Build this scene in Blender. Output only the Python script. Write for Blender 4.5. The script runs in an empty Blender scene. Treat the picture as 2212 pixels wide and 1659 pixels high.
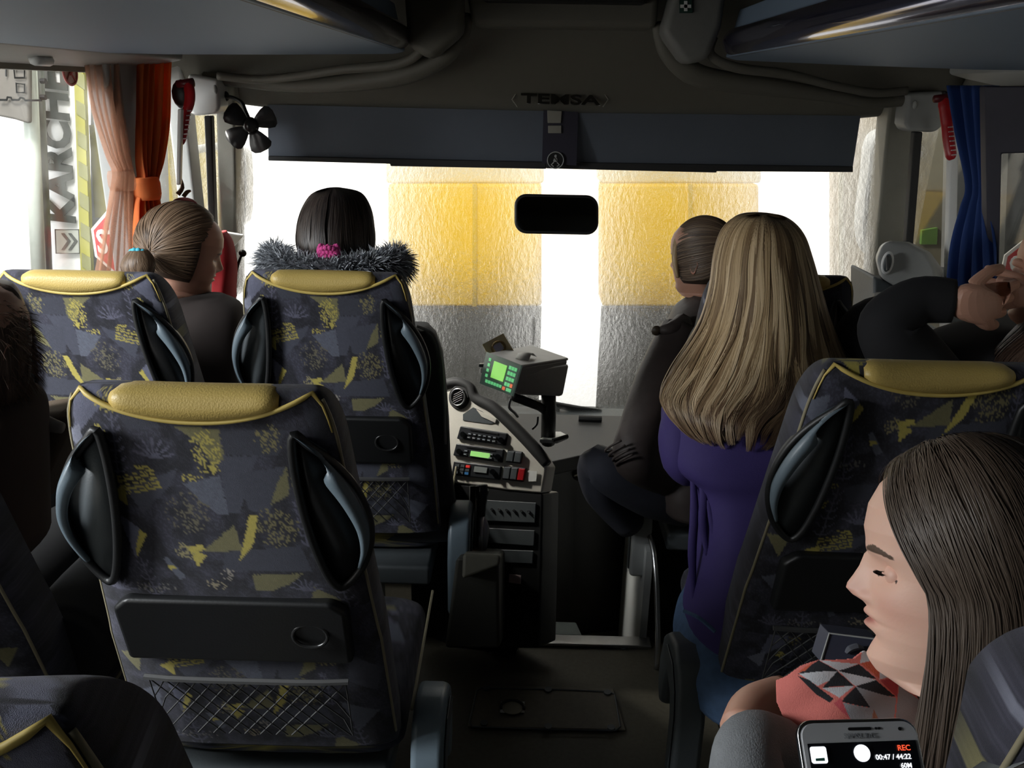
import bpy, bmesh, math, random
import numpy as np
from mathutils import Vector, Matrix, noise
random.seed(4); rng = np.random.default_rng(4)
S = bpy.context.scene; COL = S.collection; PI = math.pi
# ------------------------------------------------------------------ camera
W_, H_, F_ = 2212, 1659, 1800.0
CAM = np.array([-0.10, 0.0, 1.52])
VPX, VPY, ROLL = 1140.0, 197.0, 0.023
_y = np.array([(VPX-W_/2)/F_, (H_/2-VPY)/F_, -1.0])
_x = np.array([1.0, -ROLL, _y[0]-ROLL*_y[1]])
_y /= np.linalg.norm(_y); _x /= np.linalg.norm(_x); _z = np.cross(_x, _y)
RC = np.stack([_x, _y, _z])            # rows: world axes written in camera axes;  world = RC @ cam
cd = bpy.data.cameras.new('camera'); cam = bpy.data.objects.new('camera', cd); COL.objects.link(cam)
cd.sensor_width = 36; cd.lens = 36*F_/W_; cd.clip_start = .02; cd.clip_end = 200
M4 = Matrix([[*RC[0], CAM[0]], [*RC[1], CAM[1]], [*RC[2], CAM[2]], [0, 0, 0, 1]])
cam.matrix_world = M4; S.camera = cam
# ------------------------------------------------------------------ world, added lights, exposure
S.view_settings.view_transform = 'Standard'; S.view_settings.look = 'None'
S.view_settings.exposure = 0.35; S.view_settings.gamma = 1.0; S.view_settings.use_curve_mapping = False
wd = bpy.data.worlds.new('daylight'); S.world = wd; wd.use_nodes = True
bg = wd.node_tree.nodes['Background']; bg.inputs[0].default_value = (1.0, .985, .93, 1); bg.inputs[1].default_value = 1.6
def area(name, loc, tgt, sx, sy, power, col=(1, 1, 1)):
    l = bpy.data.lights.new(name, 'AREA'); l.shape = 'RECTANGLE'; l.size = sx; l.size_y = sy; l.energy = power; l.color = col
    o = bpy.data.objects.new(name, l); COL.objects.link(o); o.location = loc
    o.rotation_euler = (Vector(tgt)-Vector(loc)).to_track_quat('-Z', 'Y').to_euler(); return o
area('added_hall_light', (0, 3.9, 3.4), (0.1, 6.2, .9), 2.6, .4, 110, (1, .97, .88))  # unseen light added to brighten the wash gantry
area('added_hall_light', (-2.6, .2, 2.6), (-1.2, .2, 1.0), .5, 3.0, 250, (.93, .97, 1))  # unseen, added for the daylight coming through the left side windows
area('added_hall_light', (-1.6, 1.9, 3.0), (-2.0, 3.6, .9), .8, .6, 75, (1, .98, .93))  # unseen light added to lift the lettering board outside
area('added_hall_light', (-1.75, 2.72, 1.95), (0, 2.38, .66), .35, .35, 10, (1, .97, .9)).data.spread = .75  # unseen spot added outside the driver window to brighten the console
# ------------------------------------------------------------------ geometry helpers
def ray(px, py):                                    # world direction with unit depth along the lens axis
    return RC @ np.array([(px-W_/2)/F_, (H_/2-py)/F_, -1.0])
def PD(px, py, D): return CAM + ray(px, py)*D
def PY(px, py, Y): r = ray(px, py); return CAM + r*(Y-CAM[1])/r[1]
def PX(px, py, X): r = ray(px, py); return CAM + r*(X-CAM[0])/r[0]
def PZ(px, py, Z): r = ray(px, py); return CAM + r*(Z-CAM[2])/r[2]
def PP(px, py, p0, n): r = ray(px, py); return CAM + r*(np.dot(p0-CAM, n)/np.dot(r, n))
def V(p): return Vector((float(p[0]), float(p[1]), float(p[2])))
def link(name, me, m=None, parent=None):
    o = bpy.data.objects.new(name, me); COL.objects.link(o)
    if m is not None and not me.materials: me.materials.append(m)
    if parent is not None: o.parent = parent
    return o
def tag(o, label=None, cat=None, group=None, kind=None):
    if label: o['label'] = label
    if cat: o['category'] = cat
    if group: o['group'] = group
    if kind: o['kind'] = kind
    return o
def thing(name, label, cat, loc=(0, 0, 0), group=None, rz=0):
    o = bpy.data.objects.new(name, None); COL.objects.link(o); o.location = V(loc); o.rotation_euler = (0, 0, rz)
    o.empty_display_size = .05
    return tag(o, label, cat, group)
def fix(me, smooth):
    bm = bmesh.new(); bm.from_mesh(me); bmesh.ops.recalc_face_normals(bm, faces=bm.faces); bm.to_mesh(me); bm.free()
    me.polygons.foreach_set('use_smooth', [smooth]*len(me.polygons)); me.update()
def mesh(name, vs, fs, m=None, parent=None, smooth=False, rec=True):
    off = np.zeros(3); q = parent
    while q is not None: off = off+np.array(q.location); q = q.parent
    vs = np.asarray(vs, dtype=float)-off                                  # world coordinates under unrotated parents
    me = bpy.data.meshes.new(name); me.from_pydata(vs.tolist(), [], [tuple(int(i) for i in f) for f in fs])
    if rec: fix(me, smooth)
    else: me.polygons.foreach_set('use_smooth', [smooth]*len(me.polygons))
    return link(name, me, m, parent)
def setcol(o, cols):
    a = o.data.color_attributes.new('Col', 'FLOAT_COLOR', 'POINT')
    c = np.ones((len(o.data.vertices), 4), np.float32); c[:, :3] = cols; a.data.foreach_set('color', c.ravel())
class MB:
    def __init__(s): s.v = []; s.f = []
    def add(s, vs, fs):
        b = len(s.v); s.v += [tuple(map(float, p)) for p in vs]; s.f += [tuple(i+b for i in f) for f in fs]; return s
    def loft(s, rings, caps=True, closed=True):
        n = len(rings[0]); K = len(rings); fs = []
        for k in range(K-1):
            for i in range(n if closed else n-1):
                j = (i+1) % n; fs.append((k*n+i, k*n+j, (k+1)*n+j, (k+1)*n+i))
        if caps and closed: fs += [tuple(range(n))[::-1], tuple((K-1)*n+i for i in range(n))]
        return s.add([p for r in rings for p in r], fs)
    def tube(s, pts, r, n=8, flat=1.0, up=None, sub=1, closed=False):
        P = np.array(pts, float); R = np.full(len(P), r, float) if np.isscalar(r) else np.array(r, float)
        if sub > 1: P = cat(P, sub, closed); R = np.interp(np.linspace(0, 1, len(P)), np.linspace(0, 1, len(R)), R)
        T = np.gradient(P, axis=0)
        if closed: T = np.roll(P, -1, 0)-np.roll(P, 1, 0)
        rings = []; u = None
        for i, p in enumerate(P):
            t = T[i]/max(np.linalg.norm(T[i]), 1e-9)
            if u is None or up is not None:
                a = np.array(up if up is not None else ((0, 0, 1) if abs(t[2]) < .9 else (0, 1, 0)), float)
            else: a = u
            u = a-t*np.dot(a, t); u /= max(np.linalg.norm(u), 1e-9); w = np.cross(t, u)
            rings.append([p+R[i]*(u*math.cos(q)+flat*w*math.sin(q)) for q in np.arange(n)*2*PI/n])
        if closed: rings.append(rings[0])
        return s.loft(rings, caps=not closed)
    def box(s, lo, hi):
        x0, y0, z0 = lo; x1, y1, z1 = hi
        return s.hexa([(x0, y0, z0), (x1, y0, z0), (x1, y0, z1), (x0, y0, z1), (x0, y1, z0), (x1, y1, z0), (x1, y1, z1), (x0, y1, z1)])
    def hexa(s, v):      # 0-3 front loop, 4-7 back loop in the same order
        return s.add(v, [(0, 1, 2, 3), (7, 6, 5, 4), (0, 4, 5, 1), (1, 5, 6, 2), (2, 6, 7, 3), (3, 7, 4, 0)])
    def prism(s, poly, d):
        n = len(poly); d = np.array(d, float); P = [np.array(p, float) for p in poly]
        return s.add(P+[p+d for p in P], [tuple(range(n)), tuple(range(n, 2*n))[::-1]]+[(i, (i+1) % n, n+(i+1) % n, n+i) for i in range(n)])
    def ell(s, c, r, n=12, k=8, R=None):
        rings = []
        for a in np.linspace(.02, PI-.02, k):
            ring = []
            for q in np.arange(n)*2*PI/n:
                p = np.array([r[0]*math.sin(a)*math.cos(q), r[1]*math.sin(a)*math.sin(q), r[2]*math.cos(a)])
                if R is not None: p = R @ p
                ring.append(np.array(c)+p)
            rings.append(ring)
        return s.loft(rings)
    def build(s, name, m, parent=None, smooth=False, bev=0, sub=0, seg=2):
        o = mesh(name, s.v, s.f, m, parent, smooth)
        if bev:
            b = o.modifiers.new('b', 'BEVEL'); b.width = bev; b.segments = seg; b.limit_method = 'ANGLE'; b.angle_limit = .6
            o.data.polygons.foreach_set('use_smooth', [True]*len(o.data.polygons))
            w = o.modifiers.new('w', 'WEIGHTED_NORMAL')
        if sub: b = o.modifiers.new('s', 'SUBSURF'); b.levels = b.render_levels = sub
        return o
def cat(P, sub, closed=False):
    P = np.array(P, float); n = len(P); out = []
    rngi = range(n if closed else n-1)
    for i in rngi:
        if closed: a, b, c, d = P[(i-1) % n], P[i], P[(i+1) % n], P[(i+2) % n]
        else: a, b, c, d = P[max(i-1, 0)], P[i], P[i+1], P[min(i+2, n-1)]
        for t in np.arange(sub)/sub:
            out.append(.5*((2*b)+(-a+c)*t+(2*a-5*b+4*c-d)*t*t+(-a+3*b-3*c+d)*t**3))
    if not closed: out.append(P[-1])
    return np.array(out)
def inpoly(x, y, poly):
    r = np.zeros(np.shape(x), bool); n = len(poly)
    for i in range(n):
        x0, y0 = poly[i]; x1, y1 = poly[(i+1) % n]
        c = ((y0 > y) != (y1 > y)); r ^= c & (x < (x1-x0)*(y-y0)/((y1-y0) if y1 != y0 else 1e-9)+x0)
    return r
# ------------------------------------------------------------------ materials
MT = {}
def lin(c): return tuple((x/12.92 if x <= .04045 else ((x+.055)/1.055)**2.4) for x in c)
def nodes(name):
    m = bpy.data.materials.new(name); m.use_nodes = True; return m, m.node_tree.nodes, m.node_tree.links
def mat(name, rgb, rough=.5, metal=0, vary=.12, scale=40, bump=0.0, bscale=300, emit=0, alpha=1, trans=0, coat=0, sss=0, sheen=0):
    if name in MT: return MT[name]
    m, N, L = nodes(name); b = N['Principled BSDF']
    b.inputs['Roughness'].default_value = rough; b.inputs['Metallic'].default_value = metal
    tc = N.new('ShaderNodeTexCoord'); nz = N.new('ShaderNodeTexNoise'); nz.inputs['Scale'].default_value = scale; nz.inputs['Detail'].default_value = 4
    L.new(tc.outputs['Object'], nz.inputs['Vector'])
    mx = N.new('ShaderNodeMix'); mx.data_type = 'RGBA'
    mx.inputs[6].default_value = (*[x*(1-vary) for x in rgb], 1); mx.inputs[7].default_value = (*[min(1, x*(1+vary)) for x in rgb], 1)
    L.new(nz.outputs['Fac'], mx.inputs[0]); L.new(mx.outputs[2], b.inputs['Base Color'])
    if bump:
        n2 = N.new('ShaderNodeTexNoise'); n2.inputs['Scale'].default_value = bscale; L.new(tc.outputs['Object'], n2.inputs['Vector'])
        bp = N.new('ShaderNodeBump'); bp.inputs['Strength'].default_value = bump; bp.inputs['Distance'].default_value = .002
        L.new(n2.outputs['Fac'], bp.inputs['Height']); L.new(bp.outputs['Normal'], b.inputs['Normal'])
    if emit: b.inputs['Emission Color'].default_value = (*rgb, 1); b.inputs['Emission Strength'].default_value = emit
    if alpha < 1: b.inputs['Alpha'].default_value = alpha
    if trans: b.inputs['Transmission Weight'].default_value = trans
    if coat: b.inputs['Coat Weight'].default_value = coat
    if sss: b.inputs['Subsurface Weight'].default_value = sss; b.inputs['Subsurface Radius'].default_value = (.02, .008, .004); b.inputs['Subsurface Scale'].default_value = .5
    if sheen: b.inputs['Sheen Weight'].default_value = sheen; b.inputs['Sheen Roughness'].default_value = .4
    MT[name] = m; return m
def vmat(name, rough=.8, bump=.4, bscale=900, sheen=0.0, aniso=0, sss=0, trans=0, stretch=None, spec=.5):
    m, N, L = nodes(name); b = N['Principled BSDF']; b.inputs['Roughness'].default_value = rough
    b.inputs['Specular IOR Level'].default_value = spec
    a = N.new('ShaderNodeVertexColor'); a.layer_name = 'Col'; L.new(a.outputs[0], b.inputs['Base Color'])
    if bump:
        tc = N.new('ShaderNodeTexCoord'); n2 = N.new('ShaderNodeTexNoise'); n2.inputs['Scale'].default_value = bscale
        mp = N.new('ShaderNodeMapping'); L.new(tc.outputs['Object'], mp.inputs[0]); L.new(mp.outputs[0], n2.inputs['Vector'])
        if stretch: mp.inputs['Scale'].default_value = stretch
        bp = N.new('ShaderNodeBump'); bp.inputs['Strength'].default_value = bump; bp.inputs['Distance'].default_value = .0015
        L.new(n2.outputs['Fac'], bp.inputs['Height']); L.new(bp.outputs['Normal'], b.inputs['Normal'])
    if sheen: b.inputs['Sheen Weight'].default_value = sheen; b.inputs['Sheen Roughness'].default_value = .35
    if sss: b.inputs['Subsurface Weight'].default_value = sss; b.inputs['Subsurface Radius'].default_value = (.015, .006, .003); b.inputs['Subsurface Scale'].default_value = .4
    if trans: b.inputs['Transmission Weight'].default_value = 0
    MT[name] = m; return m
def glassmat(name, wet=0.0, tint=(1, 1, 1), grime=0.0):
    m, N, L = nodes(name); out = N['Material Output']; N.remove(N['Principled BSDF'])
    tr = N.new('ShaderNodeBsdfTransparent'); tr.inputs[0].default_value = (*tint, 1)
    gl = N.new('ShaderNodeBsdfGlossy'); gl.inputs['Roughness'].default_value = .03
    mx = N.new('ShaderNodeMixShader'); mx.inputs[0].default_value = .05
    L.new(tr.outputs[0], mx.inputs[1]); L.new(gl.outputs[0], mx.inputs[2]); last = mx
    tc = N.new('ShaderNodeTexCoord')
    if wet:
        rf = N.new('ShaderNodeBsdfRefraction'); rf.inputs['IOR'].default_value = 1.22; rf.inputs['Roughness'].default_value = .07; rf.inputs[0].default_value = (*tint, 1)
        nz = N.new('ShaderNodeTexNoise'); nz.inputs['Scale'].default_value = 55; nz.inputs['Detail'].default_value = 6; nz.inputs['Roughness'].default_value = .7
        mp = N.new('ShaderNodeMapping'); mp.inputs['Scale'].default_value = (1, 1, .55); L.new(tc.outputs['Object'], mp.inputs[0]); L.new(mp.outputs[0], nz.inputs['Vector'])
        bp = N.new('ShaderNodeBump'); bp.inputs['Strength'].default_value = .8; bp.inputs['Distance'].default_value = .009
        L.new(nz.outputs['Fac'], bp.inputs['Height']); L.new(bp.outputs['Normal'], rf.inputs['Normal'])
        m2 = N.new('ShaderNodeMixShader'); m2.inputs[0].default_value = wet; L.new(mx.outputs[0], m2.inputs[1]); L.new(rf.outputs[0], m2.inputs[2]); last = m2
    if grime:
        df = N.new('ShaderNodeBsdfTranslucent'); df.inputs[0].default_value = (.7, .7, .66, 1)
        n3 = N.new('ShaderNodeTexNoise'); n3.inputs['Scale'].default_value = 9; n3.inputs['Detail'].default_value = 8; L.new(tc.outputs['Object'], n3.inputs['Vector'])
        cr = N.new('ShaderNodeMapRange'); cr.inputs[1].default_value = .42; cr.inputs[2].default_value = .75; cr.inputs[4].default_value = grime
        L.new(n3.outputs['Fac'], cr.inputs[0]); m3 = N.new('ShaderNodeMixShader'); L.new(cr.outputs[0], m3.inputs[0]); L.new(last.outputs[0], m3.inputs[1]); L.new(df.outputs[0], m3.inputs[2]); last = m3
    L.new(last.outputs[0], out.inputs[0]); MT[name] = m; return m
beige = mat('beige_plastic', (.25, .24, .205), .55, vary=.05, bump=.15)
conm = mat('console_lit_plastic', (.66, .63, .55), .5, vary=.04, bump=.12)  # the beige raised, light on the console put into its colour
hdm = mat('header_shaded_plastic', (.13, .124, .102), .6, vary=.05, bump=.15)  # the beige darkened, shade on header and ceiling put into its colour
grey_pl = mat('grey_plastic', (.34, .35, .34), .5, vary=.05, bump=.1)
dgrey = mat('dark_grey_plastic', (.07, .08, .085), .5, bump=.15)
slate = mat('slate_plastic', (.13, .17, .20), .42, bump=.1, vary=.06)
black = mat('black_plastic', (.009, .0095, .010), .45, bump=.1)
rubber = mat('black_rubber', (.02, .02, .02), .7)
yleather = mat('yellow_leather', (.55, .40, .12), .42, vary=.07, scale=14, bump=.3, bscale=380)
ypipe = mat('yellow_piping', (.62, .47, .13), .5, vary=.08)
dpipe = mat('dim_piping', (.25, .22, .14), .6)
steel = mat('brushed_metal', (.5, .5, .5), .32, metal=1)
white_pl = mat('white_plastic', (.75, .76, .75), .4, vary=.03)
blind = mat('blind_fabric', (.10, .115, .14), .85, vary=.08, scale=8, bump=.25, bscale=800)
rackm = mat('rack_panel', (.165, .225, .31), .6, vary=.03, scale=5, bump=.08, bscale=700)
railm = mat('rail_gloss', (.10, .10, .17), .12, metal=.75, coat=.6, vary=.05)
floorm = mat('floor_vinyl', (.085, .076, .055), .6, vary=.3, scale=90, bump=.2)
stepm = mat('step_vinyl', (.20, .24, .24), .55, vary=.12, scale=60)
skin = vmat('skin', .5, .1, 250, sss=.12)
fabric = vmat('seat_moquette', .9, .7, 1500, sheen=.12)
hairm = vmat('hair', .42, 0, spec=.4)
clothv = vmat('printed_cloth', .9, .4, 900)
red = mat('red_plastic', (.45, .015, .02), .3)
# ================================================================== the bus shell
XL, XR, YW = -1.22, 1.22, 2.92
SILL, HEAD, CEIL = .80, 1.545, 1.95
def struct(o, kind='structure', label=None): o['kind'] = kind; return o
struct(MB().box((XL, -3.2, -.06), (XR, 2.06, 0)).build('floor', floorm))
struct(MB().box((XL, 2.06, -.36), (XR, 3.25, -.30)).build('floor_entrance', floorm))
struct(MB().box((XL, 2.04, -.36), (XR, 2.059, -.06)).build('step_riser', dgrey))
# walls: below sill, above head, pillars
def wall(side):
    x0, x1 = (XL-.06, XL) if side == 'left' else (XR, XR+.06)
    w = thing('wall_'+side, None, None); w['kind'] = 'structure'
    MB().box((x0, -3.2, -.36), (x1, 3.1, SILL)).build('lower_panel', dgrey if side == 'right' else grey_pl, w)
    MB().box((x0, -3.2, HEAD-(.02 if side == 'right' else 0)), (x1, 3.1, CEIL+.1)).build('upper_panel', beige, w)
    return w
wl = wall('left'); wr = wall('right')
def wall_y(px, X): return PX(px, 300, X)[1]
def pillar(name, side, pxa, pxb, m, inset=.0, lean=0.03):
    X = XL if side == 'left' else XR; sg = 1 if side == 'left' else -1
    a, b = sorted((wall_y(pxa, X+sg*inset), wall_y(pxb, X+sg*inset)))
    return MB().box((min(X, X+sg*(.055+inset)), a, SILL-.3), (max(X, X+sg*(.055+inset)), b, HEAD+.06)).build(name, m, wl if side == 'left' else wr, bev=.008)
pillar('window_pillar', 'left', 205, 293, grey_pl)
pillar('door_pillar', 'left', 368, 392, grey_pl)
MB().box((XL-.03, -3.2, SILL-.02), (XL+.02, -.55, HEAD+.05)).build('added_window_block', dgrey, wl)  # unseen, added over the rear windows to keep daylight out
MB().box((XR-.02, -3.2, SILL-.02), (XR+.03, -.2, HEAD+.05)).build('added_window_block', dgrey, wr)  # same added block on the right side, out of view
# ceiling and back wall
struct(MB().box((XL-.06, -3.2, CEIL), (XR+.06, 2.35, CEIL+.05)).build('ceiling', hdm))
struct(MB().box((XL-.06, -3.26, -.3), (XR+.06, -3.2, CEIL+.05)).build('wall_back', dgrey))
# ------------------------------------------------ front header: curved fascia over the windscreen
rows = []
prof = [(2.28, CEIL), (2.34, 1.90), (2.42, 1.86), (2.50, 1.83), (2.58, 1.785), (2.66, 1.72), (2.73, 1.64), (2.79, 1.56), (2.83, 1.50), (2.86, 1.475), (2.90, 1.47)]
prof = cat(np.array([(0, a, b) for a, b in prof]), 3)[:, 1:]
NX = 48
for k, (y, z) in enumerate(prof):
    row = []
    for i in range(NX+1):
        x = XL+(XR-XL)*i/NX; u = abs(x)/XR
        drop = .0*u
        lift = .055*max(0, (u-.62)/.38)**1.5*(k/len(prof))       # the arch over the corners
        row.append((x, y-.10*u**4*(k/len(prof)), z+lift-drop))
    rows.append(row)
hd = thing('wall_front', None, None); hd['kind'] = 'structure'
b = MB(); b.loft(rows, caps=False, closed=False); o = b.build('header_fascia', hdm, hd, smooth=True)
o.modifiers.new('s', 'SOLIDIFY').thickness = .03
# raised box at the top centre, with its trim lips
yb = 2.42
def hp(px, py, Y=2.45): return PY(px, py, Y)
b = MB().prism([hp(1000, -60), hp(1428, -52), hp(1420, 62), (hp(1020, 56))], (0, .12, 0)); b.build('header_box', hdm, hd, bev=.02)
b = MB().prism([hp(1035, -70, 2.40), hp(1400, -60, 2.40), hp(1398, 8, 2.40), hp(1042, 2, 2.40)], (0, .06, 0)); b.build('header_slot', black, hd, bev=.01)
# side cheeks of the header: swept lips running from the racks down to the pillars
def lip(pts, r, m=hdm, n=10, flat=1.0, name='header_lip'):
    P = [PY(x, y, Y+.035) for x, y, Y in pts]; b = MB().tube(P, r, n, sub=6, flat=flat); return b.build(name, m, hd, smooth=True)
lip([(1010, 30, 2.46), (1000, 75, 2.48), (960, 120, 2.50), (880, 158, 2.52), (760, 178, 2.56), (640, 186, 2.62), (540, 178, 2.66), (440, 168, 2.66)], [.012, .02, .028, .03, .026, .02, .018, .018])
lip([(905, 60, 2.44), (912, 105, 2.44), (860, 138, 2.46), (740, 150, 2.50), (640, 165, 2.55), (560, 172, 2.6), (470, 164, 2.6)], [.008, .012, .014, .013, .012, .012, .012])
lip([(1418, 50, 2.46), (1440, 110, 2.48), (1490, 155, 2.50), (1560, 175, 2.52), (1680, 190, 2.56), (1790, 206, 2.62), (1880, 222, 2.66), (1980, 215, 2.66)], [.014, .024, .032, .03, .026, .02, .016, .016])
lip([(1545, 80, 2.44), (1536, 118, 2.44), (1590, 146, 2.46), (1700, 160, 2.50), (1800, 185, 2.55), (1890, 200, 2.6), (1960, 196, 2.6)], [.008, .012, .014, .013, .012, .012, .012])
for sgn, quad in ((-1, [(870, -40), (1000, -40), (1000, 70), (930, 130), (880, 100)]), (1, [(1460, -40), (1575, -40), (1560, 60), (1530, 130), (1480, 140), (1430, 70)])):
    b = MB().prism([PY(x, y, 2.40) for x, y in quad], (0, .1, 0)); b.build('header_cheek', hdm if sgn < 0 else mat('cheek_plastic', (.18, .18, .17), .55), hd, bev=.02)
MB().prism([PY(x, y, 2.485) for x, y in [(1443, 85), (1452, 90), (1470, 118), (1462, 116)]], (0, .02, 0)).build('slot', black, hd)
# ------------------------------------------------ luggage racks: glossy rail and slate underside
for side, lab in ((-1, 'slate blue luggage rack with glossy dark rail over the left windows'), (1, 'slate blue luggage rack with glossy dark rail over the right windows')):
    t = thing('luggage_rack', lab, 'luggage rack', (side*.55, 2.0, 1.62))
    Z0 = CAM[2]
    a, za, A, zA = .435, Z0+.098, 1.07, Z0+.066
    ys = [-2.8, -1, 0, .6, 1.0, 1.4, 1.8, 2.1, 2.30, 2.42]
    rail = MB().tube([(side*(a+.02), y, za+.036) for y in ys]+[(side*(a+.03), 2.47, za+.04), (side*(a+.045), 2.50, za+.045)], [.037]*9+[.036, .030, .012], 28, sub=3)
    rail.build('rail', railm, t, smooth=True)
    MB().tube([(side*(a+.012), y, za+.002) for y in ys], .0035, 6).build('rail_seam', black, t)
    # panel
    pan = MB()
    pr = []
    for y, cut in [(-2.8, 0), (0, 0), (1.0, 0), (1.8, 0), (2.05, 0), (2.2, .12), (2.32, .35), (2.42, .72), (2.46, .9)]:
        ax = A-(A-a)*cut
        ring = []
        for u in np.linspace(0, 1, 9):
            x = (a+.004)+(ax-a)*u; z = za+(zA-za)*(x-a)/(A-a)-.006*math.sin(PI*u)
            ring.append((side*x, y, z))
        ring += [(side*ax, y, zA+.16), (side*(a+.03), y, za+.12)]
        pr.append(ring)
    pan.loft(pr); pan.build('underside_panel', rackm, t, smooth=False, bev=.004)
    # outer duct running to the wall
    d = MB().loft([[(side*A, y, zA+.0), (side*(A+.05), y, zA-.012), (side*(XR+.0), y, zA-.03), (side*XR, y, zA+.2), (side*A, y, zA+.2)] for y in (-2.8, 0, 1.5, 2.2, 2.5)])
    d.build('air_duct', grey_pl, t, bev=.008)
    for y in (1.9, 1.2): MB().tube([(side*(A+.075), y-.03, zA-.022), (side*(A+.075), y+.03, zA-.022)], .012, 8).build('reading_lamp', white_pl, t, smooth=True)
    MB().box((min(side*.60, side*XR), -2.8, 1.79), (max(side*.60, side*XR), 2.3, 1.80)).build('rack_shelf', dgrey, t)
# ------------------------------------------------ A-pillars and windscreen
def quadY(pts, d, m, name, par, bev=.01): return MB().prism([PY(*p) for p in pts], d).build(name, m, par, bev=bev)
quadY([(463, 170, 2.72), (505, 180, 2.72), (512, 640, 2.95), (478, 660, 2.95)], (0, .1, 0), beige, 'windscreen_pillar', wl)
quadY([(1924, 205, 2.72), (1984, 215, 2.72), (1948, 640, 2.95), (1880, 640, 2.95)], (0, .1, 0), beige, 'windscreen_pillar', wr)
quadY([(440, 250, 2.6), (456, 250, 2.6), (470, 640, 2.6), (456, 640, 2.6)], (0, .03, 0), rubber, 'rubber_seal', wl, .004)
quadY([(1976, 285, 2.6), (1994, 285, 2.6), (1966, 620, 2.6), (1950, 620, 2.6)], (0, .03, 0), rubber, 'rubber_seal', wr, .004)
quadY([(2056, 255, 2.5), (2074, 255, 2.5), (2064, 640, 2.5), (2046, 640, 2.5)], (0, .03, 0), white_pl, 'door_post', wr, .005)
quadY([(383, 235, 2.35), (392, 235, 2.35), (388, 400, 2.35), (380, 400, 2.35)], (0, .02, 0), white_pl, 'grab_bar', wl, .004)
# windscreen: curved wet pane
wet = glassmat('wet_glass', wet=.55, grime=0)
rows = []
for j in range(13):
    v = j/12; row = []
    for i in range(25):
        x = -1.2+2.4*i/24; row.append((x, 2.92+.07*v-.16*abs(x/1.2)**3, 1.66-1.36*v))
    rows.append(row)
w = MB().loft(rows, caps=False, closed=False).build('window_1', wet, None, smooth=True); struct(w)
# side glass
clear = glassmat('side_glass', grime=.06); wetside = glassmat('wet_side_glass', wet=.35, grime=.10)
wn = 2
for X, y0, y1, m in ((XL-.03, -3.1, PX(380, 300, XL)[1], clear), (XL-.03, PX(380, 300, XL)[1], 3.0, wetside), (XR+.03, -3.1, PX(2060, 300, XR)[1], clear), (XR+.03, PX(2060, 300, XR)[1], 3.0, clear)):
    o = MB().box((X-.002, y0, SILL), (X+.002, y1, HEAD+.03)).build('window_%d' % wn, m); struct(o); wn += 1
# right rear-side dark pillar and window frame
quadY([(2128, 186, 2.14), (2240, 186, 2.10), (2230, 330, 2.08), (2165, 332, 2.10), (2158, 640, 2.13), (2135, 640, 2.14)], (0, .03, 0), mat('navy_panel', (.03, .028, .045), .6), 'window_surround', wr, .004)
# ------------------------------------------------ floor trims, hatch
struct(MB().box((PZ(1120, 1380, 0)[0]-.02, 2.03, 0), (PZ(1380, 1380, 0)[0]+.03, 2.075, .012)).build('trim_1', steel, bev=.003))
tr = MB()
p = [PZ(x, y, 0.004) for x, y in [(1090, 1372), (1128, 1378), (1118, 1418), (1055, 1412)]]
for dx in range(5):
    a = p[0]+(p[1]-p[0])*dx/5; b2 = p[3]+(p[2]-p[3])*dx/5; c = p[3]+(p[2]-p[3])*(dx+.7)/5; e = p[0]+(p[1]-p[0])*(dx+.7)/5
    tr.prism([a, e, c, b2], (0, 0, .006))
struct(tr.build('trim_2', steel))
struct(MB().prism([PZ(x, y, -.02) for x, y in [(1090, 1338), (1245, 1343), (1258, 1372), (1090, 1372)]], (0, 0, -.04)).build('step_plate', stepm, bev=.006))
h = thing('floor_hatch', 'brown floor hatch with rounded corners and recessed metal pull in the aisle', 'hatch', PZ(1180, 1535, 0))
c = [PZ(x, y, .003) for x, y in [(1030, 1482), (1325, 1490), (1352, 1580), (1010, 1572)]]
MB().prism(c, (0, 0, .005)).build('hatch_lid', mat('hatch_vinyl', (.11, .095, .07), .6, vary=.3, scale=80), h, bev=.01)
cc = cat(np.array(c)+[0, 0, .006], 8, True)
ring = [PZ(x, y, .009) for x, y in [(1040, 1486), (1180, 1489), (1316, 1494), (1328, 1500), (1340, 1570), (1330, 1578), (1180, 1576), (1020, 1570), (1014, 1560), (1030, 1492)]]
MB().tube(ring, .0022, 6, closed=True).build('hatch_frame', dgrey, h)
for x, y in [(1052, 1488), (1184, 1491), (1312, 1497), (1046, 1563), (1184, 1571), (1320, 1573)]:
    q = PZ(x, y, .009); MB().tube([q, q+[0, 0, .004]], .010, 10).build('screw', dgrey, h)
q = [PZ(x, y, .010) for x, y in [(1082, 1517), (1133, 1517), (1133, 1540), (1080, 1540)]]
MB().prism(q, (0, 0, .002)).build('pull_plate', mat('pull_zinc', (.62, .62, .58), .35, metal=.1), h)
cen = PZ(1107, 1530, .013)
MB().tube([cen+[.030*math.cos(a), .030*math.sin(a)*.9, .003] for a in np.linspace(-.2, PI+.2, 12)], .004, 6).build('pull_ring', black, h, smooth=True)
MB().prism([cen+[.027*math.cos(a), .024*math.sin(a), 0] for a in np.linspace(0, 2*PI, 20)[:-1]], (0, 0, .002)).build('recess', mat('worn_brass', (.32, .3, .24), .4, metal=.7), h)
struct(MB().box((XL, 2.96, -.36), (XR, 3.09, .34)).build('wall_nose', dgrey))
for x, y in [(1155, 1392), (1345, 1399), (1060, 1497)]:
    q = PZ(x, y, 0); MB().tube([q, q+[0, 0, .004]], .012, 10).build('floor_screw', dgrey, bpy.data.objects['floor'])
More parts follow.
